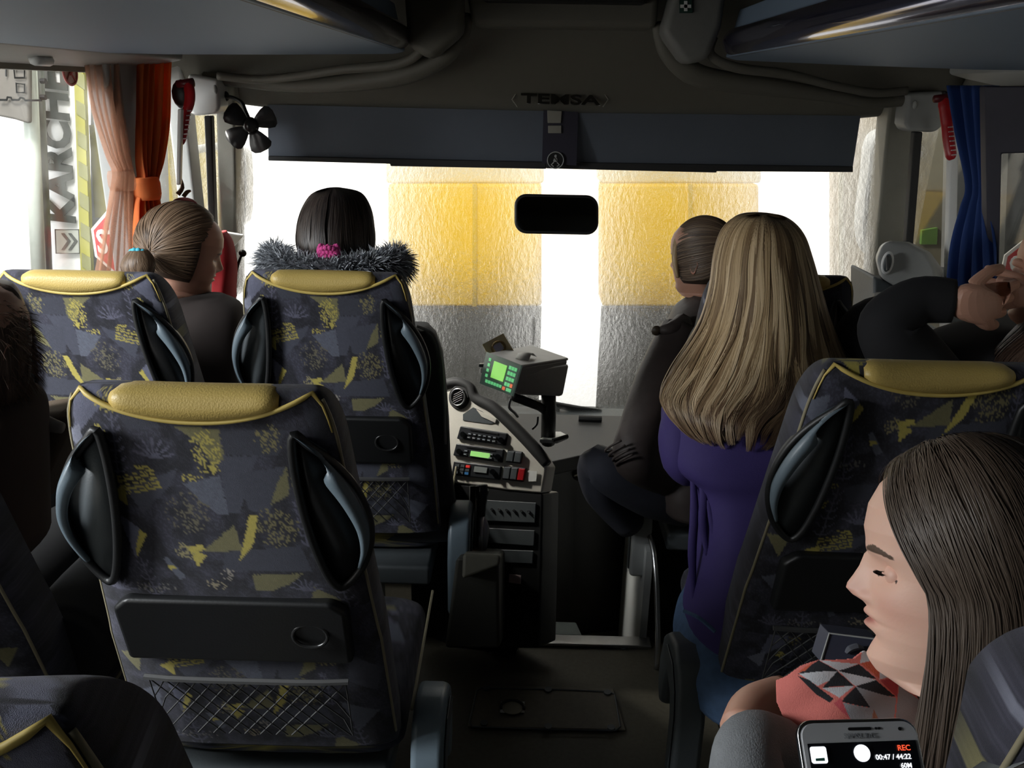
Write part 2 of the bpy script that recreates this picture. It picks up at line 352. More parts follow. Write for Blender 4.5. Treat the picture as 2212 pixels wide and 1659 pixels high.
# right-hand partition panel beside the entrance steps
pt = thing('entrance_partition', 'pale kick panel with metal top rail beside the entrance steps', 'partition', PZ(1400, 1400, 0))
P4 = [PZ(1379, 1376, 0), PZ(1452, 1640, 0)]
x0 = P4[0][0]
MB().hexa([(x0, P4[0][1]-.02, -.0), (x0+.02, P4[0][1]-.02, 0), (x0+.02, P4[0][1]-.02, .30), (x0, P4[0][1]-.02, .30), (x0, 2.5, -.3), (x0+.02, 2.5, -.3), (x0+.02, 2.5, .34), (x0, 2.5, .34)]).build('kick_panel', grey_pl, pt)
MB().tube([(x0+.005, 2.5, .35), (x0+.005, 2.2, .34), (x0+.02, 2.06, .30), (x0+.03, 1.96, .12), (x0+.03, 1.93, .01)], .008, 8, sub=4).build('edge_rail', steel, pt, smooth=True)
# ------------------------------------------------ letters and emblem on the header
def text(body, name, m, parent, mw, size, depth=.002, bold=0.0, align='CENTER', sx=1.0):
    c = bpy.data.curves.new(name, 'FONT'); c.body = body; c.size = size; c.extrude = depth; c.offset = bold; c.align_x = align; c.align_y = 'CENTER'; c.resolution_u = 3
    o = bpy.data.objects.new(name, c); dg = bpy.context.evaluated_depsgraph_get(); COL.objects.link(o); bpy.context.view_layer.update()
    me = bpy.data.meshes.new_from_object(o.evaluated_get(bpy.context.evaluated_depsgraph_get())); bpy.data.objects.remove(o)
    me.materials.clear(); me.name = name
    if sx != 1.0: me.transform(Matrix.Diagonal((sx, 1, 1, 1)))
    q = parent
    while q is not None: mw = Matrix.Translation(-Vector(q.location)) @ mw; q = q.parent
    me.transform(mw)
    return link(name, me, m, parent)
def frame_from(p, right, up):
    r = Vector(right).normalized(); u = Vector(up); u = (u-r*u.dot(r)).normalized(); n = r.cross(u)
    return Matrix(((r.x, u.x, n.x, p[0]), (r.y, u.y, n.y, p[1]), (r.z, u.z, n.z, p[2]), (0, 0, 0, 1)))
badge = thing('lettering_badge', 'embossed maker lettering on the header above the sun blinds', 'badge', PY(1210, 217, 2.79))
text('TEMSA', 'lettering', mat('badge_letters', (.022, .02, .017), .3), badge, frame_from(PY(1210, 216, 2.768), (1, 0, -.01), (0, .45, 1)), .043, .003, bold=.0012, sx=1.9)
for dx in (-1, 1):
    MB().tube([PY(1210+dx*96, 203, 2.785), PY(1210+dx*104, 215, 2.785), PY(1210+dx*92, 231, 2.785)], .0018, 6).build('bracket', mat('badge_edge', (.3, .29, .25), .4), badge)
em = thing('first_aid_sticker', 'dark square sticker with a white cross beside the right ceiling cheek', 'sticker', PY(1481, 13, 2.39))
MB().prism([PY(x, y, 2.392) for x, y in [(1468, -2), (1496, -2), (1496, 28), (1468, 28)]], (0, .006, 0)).build('backing', mat('sticker_green', (.02, .05, .04), .4), em)
for q in ([(1478, 2), (1485, 2), (1485, 24), (1478, 24)], [(1470, 10), (1493, 10), (1493, 17), (1470, 17)]):
    MB().prism([PY(x, y, 2.389) for x, y in q], (0, .003, 0)).build('cross_bar', white_pl, em)
# ------------------------------------------------ sun blinds
def blind_(lab, q, bar, grp):
    t = thing('sun_blind', lab, 'sun blind', PY(q[0][0], q[0][1], 2.80), grp)
    MB().prism([PY(x, y, Y) for x, y, Y in q], (0, .004, 0)).build('blind_cloth', blind, t)
    MB().prism([PY(x, y, Y) for x, y, Y in bar], (0, .02, 0)).build('bottom_bar', rubber, t, bev=.003)
    return t
blind_('left sun blind, slate cloth with stepped black bottom bar', [(578, 226, 2.80), (1176, 240, 2.80), (1173, 350, 2.85), (580, 340, 2.85)], [(579, 337, 2.83), (1180, 350, 2.83), (1180, 365, 2.83), (843, 359, 2.83), (843, 354, 2.83), (579, 347, 2.83)], None)
blind_('right sun blind, slate cloth hanging from centre to door side', [(1248, 244, 2.80), (1859, 250, 2.80), (1842, 362, 2.85), (1244, 354, 2.85)], [(1180, 350, 2.828), (1843, 360, 2.83), (1843, 372, 2.83), (1548, 370, 2.83), (1548, 373, 2.83), (1180, 364, 2.828)], None)
t = thing('centre_panel', 'narrow dark panel with two pale clips between the sun blinds', 'panel', PY(1210, 300, 2.80))
navy = mat('navy_cloth', (.022, .02, .035), .7)
MB().prism([PY(x, y, 2.795) for x, y in [(1174, 238), (1249, 242), (1245, 358), (1171, 352)]], (0, .012, 0)).build('board', navy, t)
for q in ([(1182, 238), (1214, 240), (1212, 266), (1183, 266)], [(1184, 271), (1213, 271), (1213, 288), (1184, 288)]):
    MB().prism([PY(x, y, 2.788) for x, y in q], (0, .01, 0)).build('clip', beige, t, bev=.002)
def belt_sticker(lab, px, py, Y, r, f=1.0):
    t = thing('seatbelt_sticker', lab, 'sticker', PY(px, py, Y))
    c = PY(px, py, Y); n = 28
    MB().prism([c+[r*math.cos(a), -.001, r*math.sin(a)] for a in np.arange(n)*2*PI/n], (0, .002, 0)).build('disc', black, t)
    MB().tube([c+[r*math.cos(a), -.002, r*math.sin(a)] for a in np.arange(n)*2*PI/n], r*.07, 6, closed=True).build('rim', grey_pl, t)
    b = MB(); b.ell(c+[0, -.003, r*.5], (r*.16, .002, r*.18)); b.build('figure_head', grey_pl, t)
    b = MB().prism([c+[x*r, -.004, z*r] for x, z in [(-.16, .3), (.16, .3), (.3, -.1), (.22, -.2), (-.22, -.2), (-.3, -.1)]], (0, .003, 0)); b.build('figure_body', grey_pl, t)
    b = MB().prism([c+[x*r, -.006, z*r] for x, z in [(-.2, .28), (-.1, .3), (.28, -.12), (.2, -.18)]], (0, .002, 0)); b.build('belt', black, t)
    for s in (-1, 1): MB().tube([c+[s*r*.2, -.004, -r*.25], c+[s*r*.5, -.004, -r*.55], c+[s*r*.2, -.004, -r*.75]], r*.08, 6).build('figure_leg', grey_pl, t)
    return t
belt_sticker('round seat belt pictogram at the foot of the dark centre panel', 1200, 346, 2.79, .026)
# ------------------------------------------------ interior mirror
mp = PD(1202, 463, 2.55)
t = thing('interior_mirror', 'rounded black rear-view mirror hanging before the bright windscreen', 'mirror', mp)
pl0, pln = mp, ray(1202, 463)/np.linalg.norm(ray(1202, 463))
def rrect(cx, cy, w, h, r, n=6, tilt=0):
    o = []
    for sx, sy, a0 in ((1, -1, -90), (1, 1, 0), (-1, 1, 90), (-1, -1, 180)):
        for k in range(n+1):
            a = math.radians(a0+90*k/n); x = sx*(w/2-r)+r*math.cos(a); y = sy*(h/2-r)+r*math.sin(a)
            o.append((cx+x, cy+y+tilt*x))
    return o
MB().prism([PP(x, y, pl0, pln) for x, y in rrect(1202, 463, 182, 86, 26, tilt=.02)], pln*.035).build('housing', black, t, bev=.006)
MB().prism([PP(x, y, pl0-pln*.002, pln) for x, y in rrect(1202, 463, 170, 74, 21, tilt=.02)], pln*.002).build('mirror_glass', mat('mirror', (.55, .56, .58), .04, metal=1, vary=0), t)
MB().tube([mp+pln*.02, mp+[0, .15, .01], mp+[0, .45, -.01]], .009, 8, sub=4).build('stem', black, t, smooth=True)
# ================================================================== moquette pattern (woven print) as colours in the cloth
def vnoise(x, y, seed=0):
    xi = np.floor(x).astype(np.int64); yi = np.floor(y).astype(np.int64); xf = x-xi; yf = y-yi
    def h(a, b):
        n = (a*374761393+b*668265263+seed*1442695041) & 0x7fffffff; n = ((n ^ (n >> 13))*1274126177) & 0x7fffffff
        return ((n ^ (n >> 16)) & 0xffff)/65535.0
    u = xf*xf*(3-2*xf); v = yf*yf*(3-2*yf)
    return (h(xi, yi)*(1-u)+h(xi+1, yi)*u)*(1-v)+(h(xi, yi+1)*(1-u)+h(xi+1, yi+1)*u)*v
YEL, OLI, LAV, GRY, PALE = (.50, .42, .10), (.19, .175, .085), (.135, .14, .20), (.115, .125, .165), (.20, .21, .27)
def pattern(X, Y):                                  # X,Y in the weave's own units
    n1 = vnoise(X/26, Y/26, 1); n2 = vnoise(X/3.2, Y/3.2, 2); n3 = vnoise(X/2.0, Y/2.4, 5); n4 = vnoise(X/60, Y/60, 9)
    C = np.zeros(X.shape+(3,)); base = np.array((.042, .042, .062)); dark = np.array((.018, .018, .026)); mid = np.array((.068, .072, .10))
    t = np.clip((n1*.6+n4*.4-.38)*4, 0, 1)[..., None]; C[:] = dark*(1-t)+base*t
    sp = (n2 > .62)[..., None]; C = np.where(sp, C*1.45+.004, C)
    def P(poly, col, mod=.12):
        nonlocal C
        j = (n3-.5)*2.6; m = inpoly(X+j, Y+j*.6, poly)[..., None]; C = np.where(m, np.array(col)*(1-mod+2*mod*n2[..., None]), C)
    def dots(cx, cy, r, col, th=.62, ry=None):
        nonlocal C
        d = np.hypot((X-cx)/r, (Y-cy)/(ry or r)); m = ((n3*.6+n2*.4) > th-.16*(1-d)) & (d < 1+.25*(n1-.5)); C = np.where(m[..., None], np.array(col), C)
    def line(x0, y0, x1, y1, w, col):
        nonlocal C
        dx, dy = x1-x0, y1-y0; L2 = dx*dx+dy*dy; t = np.clip(((X-x0)*dx+(Y-y0)*dy)/L2, 0, 1)
        d = np.hypot(X-x0-t*dx, Y-y0-t*dy)+(n2-.5)*1.6; C = np.where((d < w)[..., None], np.array(col)*(.75+.5*n3[..., None]), C)
    # quiet blocks
    P([(240, 1040), (370, 990), (345, 1030), (270, 1100)], mid); P([(462, 958), (552, 958), (492, 1092), (466, 1090)], mid); P([(500, 1000), (610, 980), (560, 1090), (515, 1085)], mid*.9)
    P([(480, 900), (620, 900), (600, 955), (478, 955)], mid*.7); P([(440, 1190), (620, 1170), (640, 1235), (430, 1240)], mid*.8); P([(260, 870), (330, 850), (350, 900), (280, 905)], mid*.8)
    P([(170, 830), (215, 815), (240, 850), (150, 930)], LAV); P([(120, 930), (170, 900), (165, 960)], PALE)
    P([(660, 860), (740, 850), (720, 930), (690, 950)], mid*.8); P([(700, 1000), (780, 1060), (760, 1130), (690, 1090)], mid); P([(660, 1160), (760, 1200), (700, 1270)], GRY)
    P([(110, 1150), (180, 1120), (170, 1210)], GRY); P([(100, 1020), (160, 1010), (140, 1080)], OLI); P([(640, 1280), (700, 1320), (620, 1350)], OLI)
    # strong shapes
    P([(380, 896), (476, 900), (478, 965), (448, 985), (432, 935)], OLI); dots(440, 950, 34, YEL, .60, 50); P([(436, 980), (460, 985), (447, 1002)], YEL)
    P([(375, 1025), (462, 1004), (466, 1096), (442, 1099), (405, 1062)], GRY, .2)
    P([(613, 978), (611, 1045), (563, 1073), (588, 1018)], OLI)
    P([(202, 1050), (240, 1034), (238, 1083)], YEL); P([(206, 1098), (254, 1138), (226, 1212)], LAV); P([(252, 1138), (266, 1152), (226, 1212), (240, 1165)], YEL)
    P([(512, 1098), (532, 1097), (513, 1168), (472, 1213), (487, 1172)], YEL); P([(475, 1121), (483, 1186), (388, 1191), (425, 1160)], OLI)
    P([(350, 1180), (393, 1172), (397, 1184), (380, 1192), (397, 1200), (370, 1232), (362, 1195)], YEL)
    P([(497, 1248), (620, 1242), (580, 1272), (540, 1291), (497, 1292)], OLI); P([(290, 1210), (301, 1206), (338, 1258), (321, 1268)], GRY); P([(299, 1230), (314, 1226), (319, 1236), (303, 1240)], YEL)
    # hatch band
    u = (X-275)*.97+(Y-1025)*-.24; v = (X-275)*.24+(Y-1025)*.97
    m = (abs(u) < 46) & (abs(v) < 22) & ((n3*.5+.5*np.sin(v*.62+n2*4)) > .28); C = np.where(m[..., None], np.array(YEL)*.85, C)
    u = (X-292)*.97+(Y-990)*-.1; v = (Y-990); m = (abs(u) < 18) & (abs(v) < 6) & (n3 > .5); C = np.where(m[..., None], np.array(YEL)*.85, C)
    dots(395, 1012, 24, YEL, .66, 14); dots(375, 1095, 52, (.15, .135, .09), .68); dots(572, 1128, 50, (.21, .185, .085), .64); dots(578, 920, 32, (.24, .21, .09), .64)
    dots(214, 912, 17, YEL, .60); dots(345, 1192, 22, (.33, .29, .15), .62); dots(405, 1278, 26, (.35, .30, .2), .64, 16); dots(440, 1248, 20, (.33, .30, .26), .68); dots(250, 1290, 60, (.2, .19, .18), .70, 14)
    dots(240, 850, 24, (.42, .36, .12), .62); dots(640, 1010, 30, (.3, .26, .12), .66)
    PB = (.115, .115, .165)
    def fern(x, y, L, lean, n=6, w=24):
        line(x, y, x+lean, y+L, 2.0, PB)
        for k in range(n):
            t = (k+.4)/n; cx = x+lean*t; cy = y+L*t; ww = w*(.55+.5*t)
            for s in (-1, 1):
                line(cx, cy+7, cx+s*ww*.55, cy+6, 1.9, PB); line(cx+s*ww*.55, cy+6, cx+s*ww, cy-4, 1.7, PB)
    def burst(x, y, r, a0=-2.8, a1=-.2, n=7):
        for a in np.linspace(a0, a1, n): line(x+3*math.cos(a), y+3*math.sin(a), x+r*math.cos(a), y+r*.95*math.sin(a), 2.3, PB)
    fern(250, 872, 135, -18); fern(238, 1215, 120, 18); burst(322, 968, 46); burst(165, 1305, 40); burst(620, 1292, 36); fern(690, 1240, 110, 30, 5, 20); fern(625, 1060, 110, 14, 6, 14)
    return np.clip(C, 0, 1)
# ================================================================== seat
LEAN = math.radians(13); ZT = 1.16
def Wd(s):
    a = .150+.028*math.sqrt(max(0, 1-(1-min(s/.08, 1))**2)); return a+.034*min(max((s-.05)/.40, 0), 1)+.012*max(0, (s-.42)/.3)
def Td(s): return .004+.026*math.sqrt(max(0, 1-(1-min(s/.035, 1))**2))+.024*min(s/.3, 1)
def Tf(s): return .004+.085*math.sqrt(max(0, 1-(1-min(s/.11, 1))**2))
def rear(u, s, out=0.0):
    w = Wd(s); q = min(abs(u)/w, .999); y = -(Td(s)+out)*(1-q**4.2)**(1/4.2)
    return np.array([u, y+s*math.sin(LEAN), ZT-s*math.cos(LEAN)-y*math.sin(LEAN)*.0])
def sp(u): return .040*max(0, 1-(abs(u)/.150)**2.1)+.003
def make_back(flip, shift):
    SN, UN, FN = 230, 190, 36
    ss = np.concatenate([np.array([0, .0008, .002, .004, .007]), np.linspace(.01, .70, SN)])
    V_, C_ = [], []
    for s in ss:
        w, t = Wd(s), Td(s)
        xr = -np.cos(np.linspace(0, PI, UN))*w*.35+np.linspace(-w, w, UN)*.65
        q = np.minimum(np.abs(xr)/w, 1); yr = -t*(1-q**4.2)**(1/4.2)
        xf = np.linspace(w, -w, FN)[1:-1]; qf = np.abs(xf)/w; yf = Tf(s)*(1-qf**5)**.2*(.72+.40*qf**3)
        x = np.concatenate([xr, xf]); y = np.concatenate([yr, yf])
        V_.append(np.stack([x, y+s*math.sin(LEAN), np.full_like(x, ZT-s*math.cos(LEAN))], 1)); yy = np.maximum(0, y); C_.append(np.stack([x+np.sign(x)*yy, s-.5*yy+.03*np.clip(yy*20, 0, 1)], 1))
    n = V_[0].shape[0]; K = len(V_); V_ = np.concatenate(V_); C_ = np.concatenate(C_)
    k, i = np.meshgrid(np.arange(K-1), np.arange(n), indexing='ij'); j = (i+1) % n
    fs = np.stack([k*n+i, k*n+j, (k+1)*n+j, (k+1)*n+i], -1).reshape(-1, 4).tolist(); fs.append(list(range(n))[::-1]); fs.append([(K-1)*n+a for a in range(n)])
    u = C_[:, 0]*(-1 if flip else 1); s = C_[:, 1]+shift
    PX_ = 430+u*1660; PY_ = 825+s*1411
    PY_ = np.where(PY_ > 1345, (PY_-825) % 500+840, PY_)
    o = mesh('backrest', V_, fs, fabric, None, smooth=True); setcol(o, pattern(PX_, PY_)); me = o.data; bpy.data.objects.remove(o); return me
def ear_pts(sg, off):
    px = [(195, 903), (165, 925), (128, 955), (92, 992), (62, 1035), (42, 1085), (36, 1130), (44, 1180), (66, 1228), (98, 1262), (124, 1272), (146, 1250), (166, 1200), (184, 1130), (197, 1050), (203, 960)]
    out = []
    for x, y in px:
        u = (x-430)/1660*.90; s = (y-825)/1411; w = Wd(s)
        base = rear(math.copysign(min(abs(u), w*.93), u), s, off); p = base.copy(); p[0] = u
        p[1] += max(0, abs(u)-w*.93)*.15
        if sg > 0: p[0] = -p[0]
        out.append(p)
    return out
BACKS = {}
def make_seat(variant):
    t = thing('coach_seat', 'x', 'seat')
    me = BACKS.get(variant)
    if me is None: me = BACKS[variant] = make_back(*variant)
    link('backrest', me, None, t)
    # yellow leather head pad
    rings = []
    for u in np.linspace(-.109, .109, 25):
        e = (1-min(1, abs(u)/.109)**14); s0 = sp(u)*.86; zc = ZT-s0; rz = (s0+.003)*(.7+.3*e); ry = (Td(.05)+.005)*(.75+.25*e); yc = s0*.2
        rings.append([(u, yc-ry*math.copysign(abs(math.cos(a))**.7, math.cos(a))*(1 if math.cos(a) > 0 else .55), zc+rz*abs(math.sin(a))**.55*(1 if math.cos(a) > 0 else .9)) for a in np.linspace(0, PI, 18)]+[(u, yc+ry*.3, zc-.002), (u, yc-ry*.4, zc-.002)])
    MB().loft(rings).build('head_pad', yleather, t, smooth=True)
    MB().tube([rear(-Wd(q)*.97, q, .003) for q in (.06, .04, .02)]+[rear(u, sp(u), .003) for u in np.linspace(-.150, .150, 31)]+[rear(Wd(q)*.97, q, .003) for q in (.02, .04, .06)], [.0010, .0012, .0016]+[.0036]*31+[.0016, .0012, .0010], 8).build('piping', ypipe, t, smooth=True)
    for sg in (-1, 1):
        e = []
        for s in np.linspace(.012, .68, 30): e.append(rear(sg*Wd(s)*.985, s, 0)+[0, -.0, 0])
        MB().tube(e, .0028, 6, sub=2).build('edge_piping', dpipe, t, smooth=True)
    for sg in (-1, 1):
        o = ear_pts(sg, .012); h = MB().tube(o, .0062, 8, sub=4, closed=True).build('grab_handle', black, t, smooth=True)
        # dark cup behind the loop, left one lighter: caught light put in its colour
        ctr = np.mean(o, 0); r1 = [p+[0, .004, 0] for p in cat(o, 3, True)]; r2 = [p+(ctr-p)*.16+[0, .030, 0] for p in r1]; r3 = [p+(ctr-p)*.85+[0, .038, 0] for p in r1]
        MB().loft([r1, r2, r3]).build('handle_recess', dgrey if sg < 0 else black, h, smooth=True)
        # broad outer strap of the handle
        oo = cat(o[:9], 5); L = []
        for i, p in enumerate(oo):
            f = i/(len(oo)-1); wd = .026*(min(1, .25+f*5))*(1-.75*max(0, f-.35)/.65); inn = ctr+np.array([0, 0, (p-ctr)[2]*.9])-p; inn = inn/np.linalg.norm(inn)
            bul = .022*math.sin(PI*f)
            L.append([p+[0, -bul+.004, 0], p+inn*wd*.3+[0, -bul-.006, 0], p+inn*wd+[0, -bul-.002, 0], p+inn*wd+[0, -bul+.004, 0], p+[0, -bul+.010, 0]])
        MB().loft(L).build('handle_strap', slate, h, smooth=True)
    # folded table with cup ring
    b = MB(); s0, s1 = .345, .475
    q = [rear(-.150, s0, .010), rear(.150, s0, .010), rear(.172, s0+.02, .010), rear(.172, s1, .012), rear(-.172, s1, .012), rear(-.172, s0+.02, .010)]
    y0 = min(p[1] for p in q[:2])-.004
    q = [np.array([p[0], y0-.006+(ZT-p[2])*0+(q[0][2]-p[2])*.23, p[2]]) for p in q]
    tb = b.prism(q, (0, .05, 0)).build('folding_table', black, t, bev=.008)
    c = rear(.115, .41, .0); c[1] = y0-.008+.065*.23
    MB().tube([c+[.026*math.cos(a), 0, .020*math.sin(a)] for a in np.arange(20)*2*PI/20], .003, 6, closed=True).build('cup_ring', mat('gloss_black', (.02, .02, .02), .15), tb, smooth=True)
    # net pocket
    nb = MB()
    for k in range(13):
        u0 = -.155+.31*k/12
        for sg in (-1, 1):
            u1 = u0+sg*.10
            pts = [rear(max(-.155, min(.155, u0+(u1-u0)*v)), .525+.13*v, .012) for v in np.linspace(0, 1, 4)]; nb.tube(pts, .0013, 4)
    nb.tube([rear(u, .52, .014) for u in np.linspace(-.16, .16, 9)], .005, 6)
    nb.build('net_pocket', mat('net_cord', (.05, .05, .05), .8), t)
    # cushion, frame, armrests, leg
    C2 = MB()
    for y in np.linspace(0, 1, 8):
        yy = .16+.40*y; hz = .05-.012*abs(2*y-1)**4; ring = []
        for a in np.arange(24)*2*PI/24:
            cx, cz = math.cos(a), math.sin(a); ring.append((.225*math.copysign(abs(cx)**.4, cx), yy, .43+hz*math.copysign(abs(cz)**.5, cz)+.02*y))
        pass
        if y == 0: rr = []
        rr.append(ring)
    o = MB().loft(rr).build('seat_cushion', fabric, t, smooth=True, sub=2)
    dg = bpy.context.evaluated_depsgraph_get(); bpy.context.view_layer.update()
    m2 = bpy.data.meshes.new_from_object(o.evaluated_get(bpy.context.evaluated_depsgraph_get())); o.modifiers.clear(); o.data = m2
    co = np.array([v.co for v in m2.vertices]); setcol(o, pattern(430+co[:, 0]*1660, 900+((co[:, 1]-co[:, 2])*1300 % 420)))
    MB().tube([(sg*.236, y, .475+.02*(y-.16)/.4) for sg in (1,) for y in (.2, .55)], .003, 6).build('cushion_piping', dpipe, t)
    MB().box((-.20, .10, .33), (.20, .50, .385)).build('seat_frame', dgrey, t, bev=.01)
    MB().hexa([(-.03, .2, 0), (.03, .2, 0), (.03, .2, .34), (-.03, .2, .34), (-.03, .4, 0), (.03, .4, 0), (.03, .4, .34), (-.03, .4, .34)]).build('leg', dgrey, t, bev=.006)
    return t
def armrest(parent, sg, m=slate, dz=0.0, dy=0):
    x0, x1 = (.243, .300) if sg > 0 else (-.300, -.243); off = np.array(parent.location)
    prof = [(.10, .24), (.10, .40), (.115, .46), (.145, .50), (.19, .515), (.25, .50), (.29, .465), (.31, .40), (.31, .34), (.28, .30), (.25, .32), (.24, .38), (.22, .42), (.18, .42), (.165, .38), (.165, .24)]
    a = MB().prism([off+(x0, y+dy, z+dz) for y, z in prof], (x1-x0, 0, 0)).build('armrest', m, parent, bev=.012, seg=3)
    MB().prism([off+((x0-.004) if sg < 0 else (x1+.001), y+dy, z+dz) for y, z in [(.115, .26), (.115, .40), (.13, .45), (.17, .485), (.23, .485), (.27, .45), (.25, .43), (.20, .44), (.16, .42), (.145, .38), (.145, .26)]], (.003, 0, 0)).build('armrest_inlay', dgrey, a, bev=.003)
    return a
def copy_tree(o, parent=None):
    c = o.copy(); COL.objects.link(c); c.parent = parent
    for ch in list(o.children): copy_tree(ch, c)
    return c
PLAIN = make_seat((False, 0.0)); FLIP = make_seat((True, 0.0)); SHIFT = make_seat((False, .16))
def place(src, px, py, D, label, dz=0.0, first=False, rz=0):
    p = PD(px, py+10*1.08/D, D); o = src if first else copy_tree(src)
    o.location = (p[0], p[1], p[2]-ZT+dz); o['label'] = label; o['group'] = 'patterned coach seats'; o['category'] = 'seat'; o.rotation_euler = (0, 0, rz)
    return o
sL3 = place(PLAIN, 430, 822, 1.084, 'nearest fully visible patterned seat back on the left, empty, with yellow head pad', first=True)
sL2b = place(PLAIN, 702, 580, 1.76, 'patterned seat beside the aisle holding the person with the pink hair tie')
sL2a = place(FLIP, 168, 580, 1.76, 'patterned seat below the left window holding the girl with turquoise hair tie', first=True)
sR3 = place(SHIFT, 2018, 774, 1.229, 'patterned seat on the right directly behind the purple-shirted woman', first=True)
sR1 = place(PLAIN, 1690, 588, 2.02, 'patterned front seat on the door side behind the long blond hair')
sL4 = place(FLIP, 35, 1430, .52, 'patterned seat back cut off in the bottom left corner')
sL4.location = (sL3.location[0]-.012, sL4.location[1]-.012, 0)
sR4 = place(PLAIN, 2400, 1330, .585, 'patterned seat back cut off in the bottom right corner')
sR4.location = (.458, sR4.location[1], 0)
sL3b = place(FLIP, 430, 822, 1.084, 'dark patterned seat half out of frame at the left edge behind the fuzzy hair'); sL3b.location = (sL3.location[0]-.51, sL3.location[1], sL3.location[2])
sL3b.location[0] -= .05
for ch in list(sL3b.children):
    if ch.name.startswith('grab_handle'):
        for g in list(ch.children): bpy.data.objects.remove(g)
        bpy.data.objects.remove(ch)
for s_, sg, m_ in ((sL3, 1, slate), (sL2b, 1, slate), (sR3, -1, dgrey), (sR1, -1, grey_pl)): armrest(s_, sg, m_, -s_.location[2]*0)
# driver's seat in front of the pink-hair-tie passenger
d = thing('driver_seat', 'black driver seat with tall wing edge in front of the second row aisle seat', 'seat', PD(930, 800, 2.2))
R_ = []
for y, xl, xr in [(705, 880, 925), (720, 850, 942), (760, 820, 957), (830, 800, 965), (900, 800, 970), (1000, 800, 974), (1080, 805, 985), (1150, 815, 995)]:
    a = PD((xl+xr)/2, y, 2.2); h = (xr-xl)/2/F_*2.2
    R_.append([a+[h*math.copysign(abs(math.cos(q))**.6, math.cos(q)), .05*math.copysign(abs(math.sin(q))**.6, math.sin(q)), 0] for q in np.arange(20)*2*PI/20])
MB().loft(R_).build('backrest', mat('dark_cloth', (.03, .032, .036), .85, bump=.3), d, smooth=True)
MB().tube([PD(x, y, 2.16) for x, y in [(900, 704), (935, 722), (950, 760), (958, 830), (962, 960)]], .004, 6, sub=5).build('seat_seam', grey_pl, d, smooth=True)
# ================================================================== centre console and dashboard
cons = thing('dashboard', 'grey plastic dashboard wing with black padded rim beside the gear lever', 'dashboard', PD(1080, 960, 2.35))
cn = np.array([-.50, -.80, .33]); cn /= np.linalg.norm(cn); c0 = PD(1060, 980, 2.38)
def cp(px, py, o=0.0): return PP(px, py, c0+cn*o, cn)
def cprism(pts, name, m, par, proud=.0, depth=.01, bev=0.0):
    return MB().prism([cp(x, y, proud) for x, y in pts], -cn*depth).build(name, m, par, bev=bev)
face = [(905, 905), (940, 860), (968, 842), (1010, 850), (1045, 868), (1080, 892), (1110, 922), (1140, 955), (1165, 985), (1180, 1010), (1170, 1066), (1100, 1060), (1000, 1046), (940, 1040), (900, 1030)]
cprism(face, 'console_face', conm, cons, 0, .06, .006)
cprism([(880, 1040), (940, 1040), (1000, 1046), (1172, 1066), (1165, 1400), (890, 1400)], 'lower_console', black, cons, -.004, .10, .006)
rim = [(930, 868), (952, 838), (985, 826), (1015, 836), (1028, 860), (1062, 878), (1096, 908), (1130, 942), (1160, 975), (1182, 1004)]
MB().tube([cp(x, y, -.006) for x, y in rim], [.014, .016, .016, .014, .016, .018, .018, .018, .018, .014], 12, sub=5).build('padded_rim', rubber, cons, smooth=True)
# round vent
vc = cp(990, 858, .006); cu = np.cross([0, 0, 1.], cn); cu /= np.linalg.norm(cu); cv = np.cross(cn, cu)
def circ(c, r, n=28): return [c+cu*r*math.cos(a)+cv*r*math.sin(a) for a in np.arange(n)*2*PI/n]
vt = MB().prism(circ(vc, .036), -cn*.03).build('air_vent', rubber, cons, smooth=False, bev=.004)
MB().tube(circ(vc+cn*.003, .0245), .0022, 8, closed=True).build('chrome_ring', steel, vt, smooth=True)
for k in range(5): MB().tube([vc+cn*.002+cu*.018*math.cos(.6)*s+cv*(.018*math.sin(.6)*s+(k-2)*.007) for s in (-1, 1)], .0014, 5).build('louvre', black, vt)
# oddments cubby
cprism([(1000, 895), (1022, 880), (1040, 888), (1072, 912), (1060, 916), (1000, 908)], 'cubby', dgrey, cons, .002, .004)
cprism([(1028, 884), (1072, 905), (1070, 914), (1040, 900)], 'cubby_lip', conm, cons, .005, .004, .001)
# three radio units
def unit(q, name, label):
    o = cprism(q, name, mat('radio_black', (.02, .022, .025), .35), cons, .008, .02, .003); return o
def lerp4(q, u, v): 
    a = np.array(q[0])*(1-u)+np.array(q[1])*u; b = np.array(q[3])*(1-u)+np.array(q[2])*u; return a*(1-v)+b*v
def sub(q, u0, v0, u1, v1): return [tuple(lerp4(q, *p)) for p in ((u0, v0), (u1, v0), (u1, v1), (u0, v1))]
r1 = [(994, 920), (1095, 936), (1090, 963), (986, 948)]; r2 = [(985, 958), (1088, 971), (1083, 1000), (978, 984)]; r3 = [(980, 996), (1082, 1008), (1078, 1037), (974, 1026)]
led = mat('button_print', (.5, .55, .6), .5); 
u1 = unit(r1, 'radio', ''); u2 = unit(r2, 'radio', ''); u3 = unit(r3, 'heater_control', '')
for U, q in ((u1, r1), (u2, r2)):
    cprism(sub(q, .22, .1, .82, .2), 'disc_slot', black, U, .010, .003)
    for k in range(6):
        for r in range(2):
            if U is u2 and .25 < (k+1)/7.5 < .75: continue
            cprism(sub(q, .20+k*.105, .42+r*.28, .27+k*.105, .55+r*.28), 'button', dgrey, U, .011, .003)
            cprism(sub(q, .21+k*.105, .46+r*.28, .255+k*.105, .50+r*.28), 'button_print', led, U, .0115, .001)
    for u in (.1, .9): MB().tube([cp(*lerp4(q, u, .6), .008), cp(*lerp4(q, u, .6), .018)], .008, 12).build('knob', dgrey, U)
green = mat('lcd_green', (.35, .75, .22), .4, emit=.28, vary=.05); 
cprism(sub(r2, .34, .42, .74, .82), 'screen', green, u2, .011, .002)
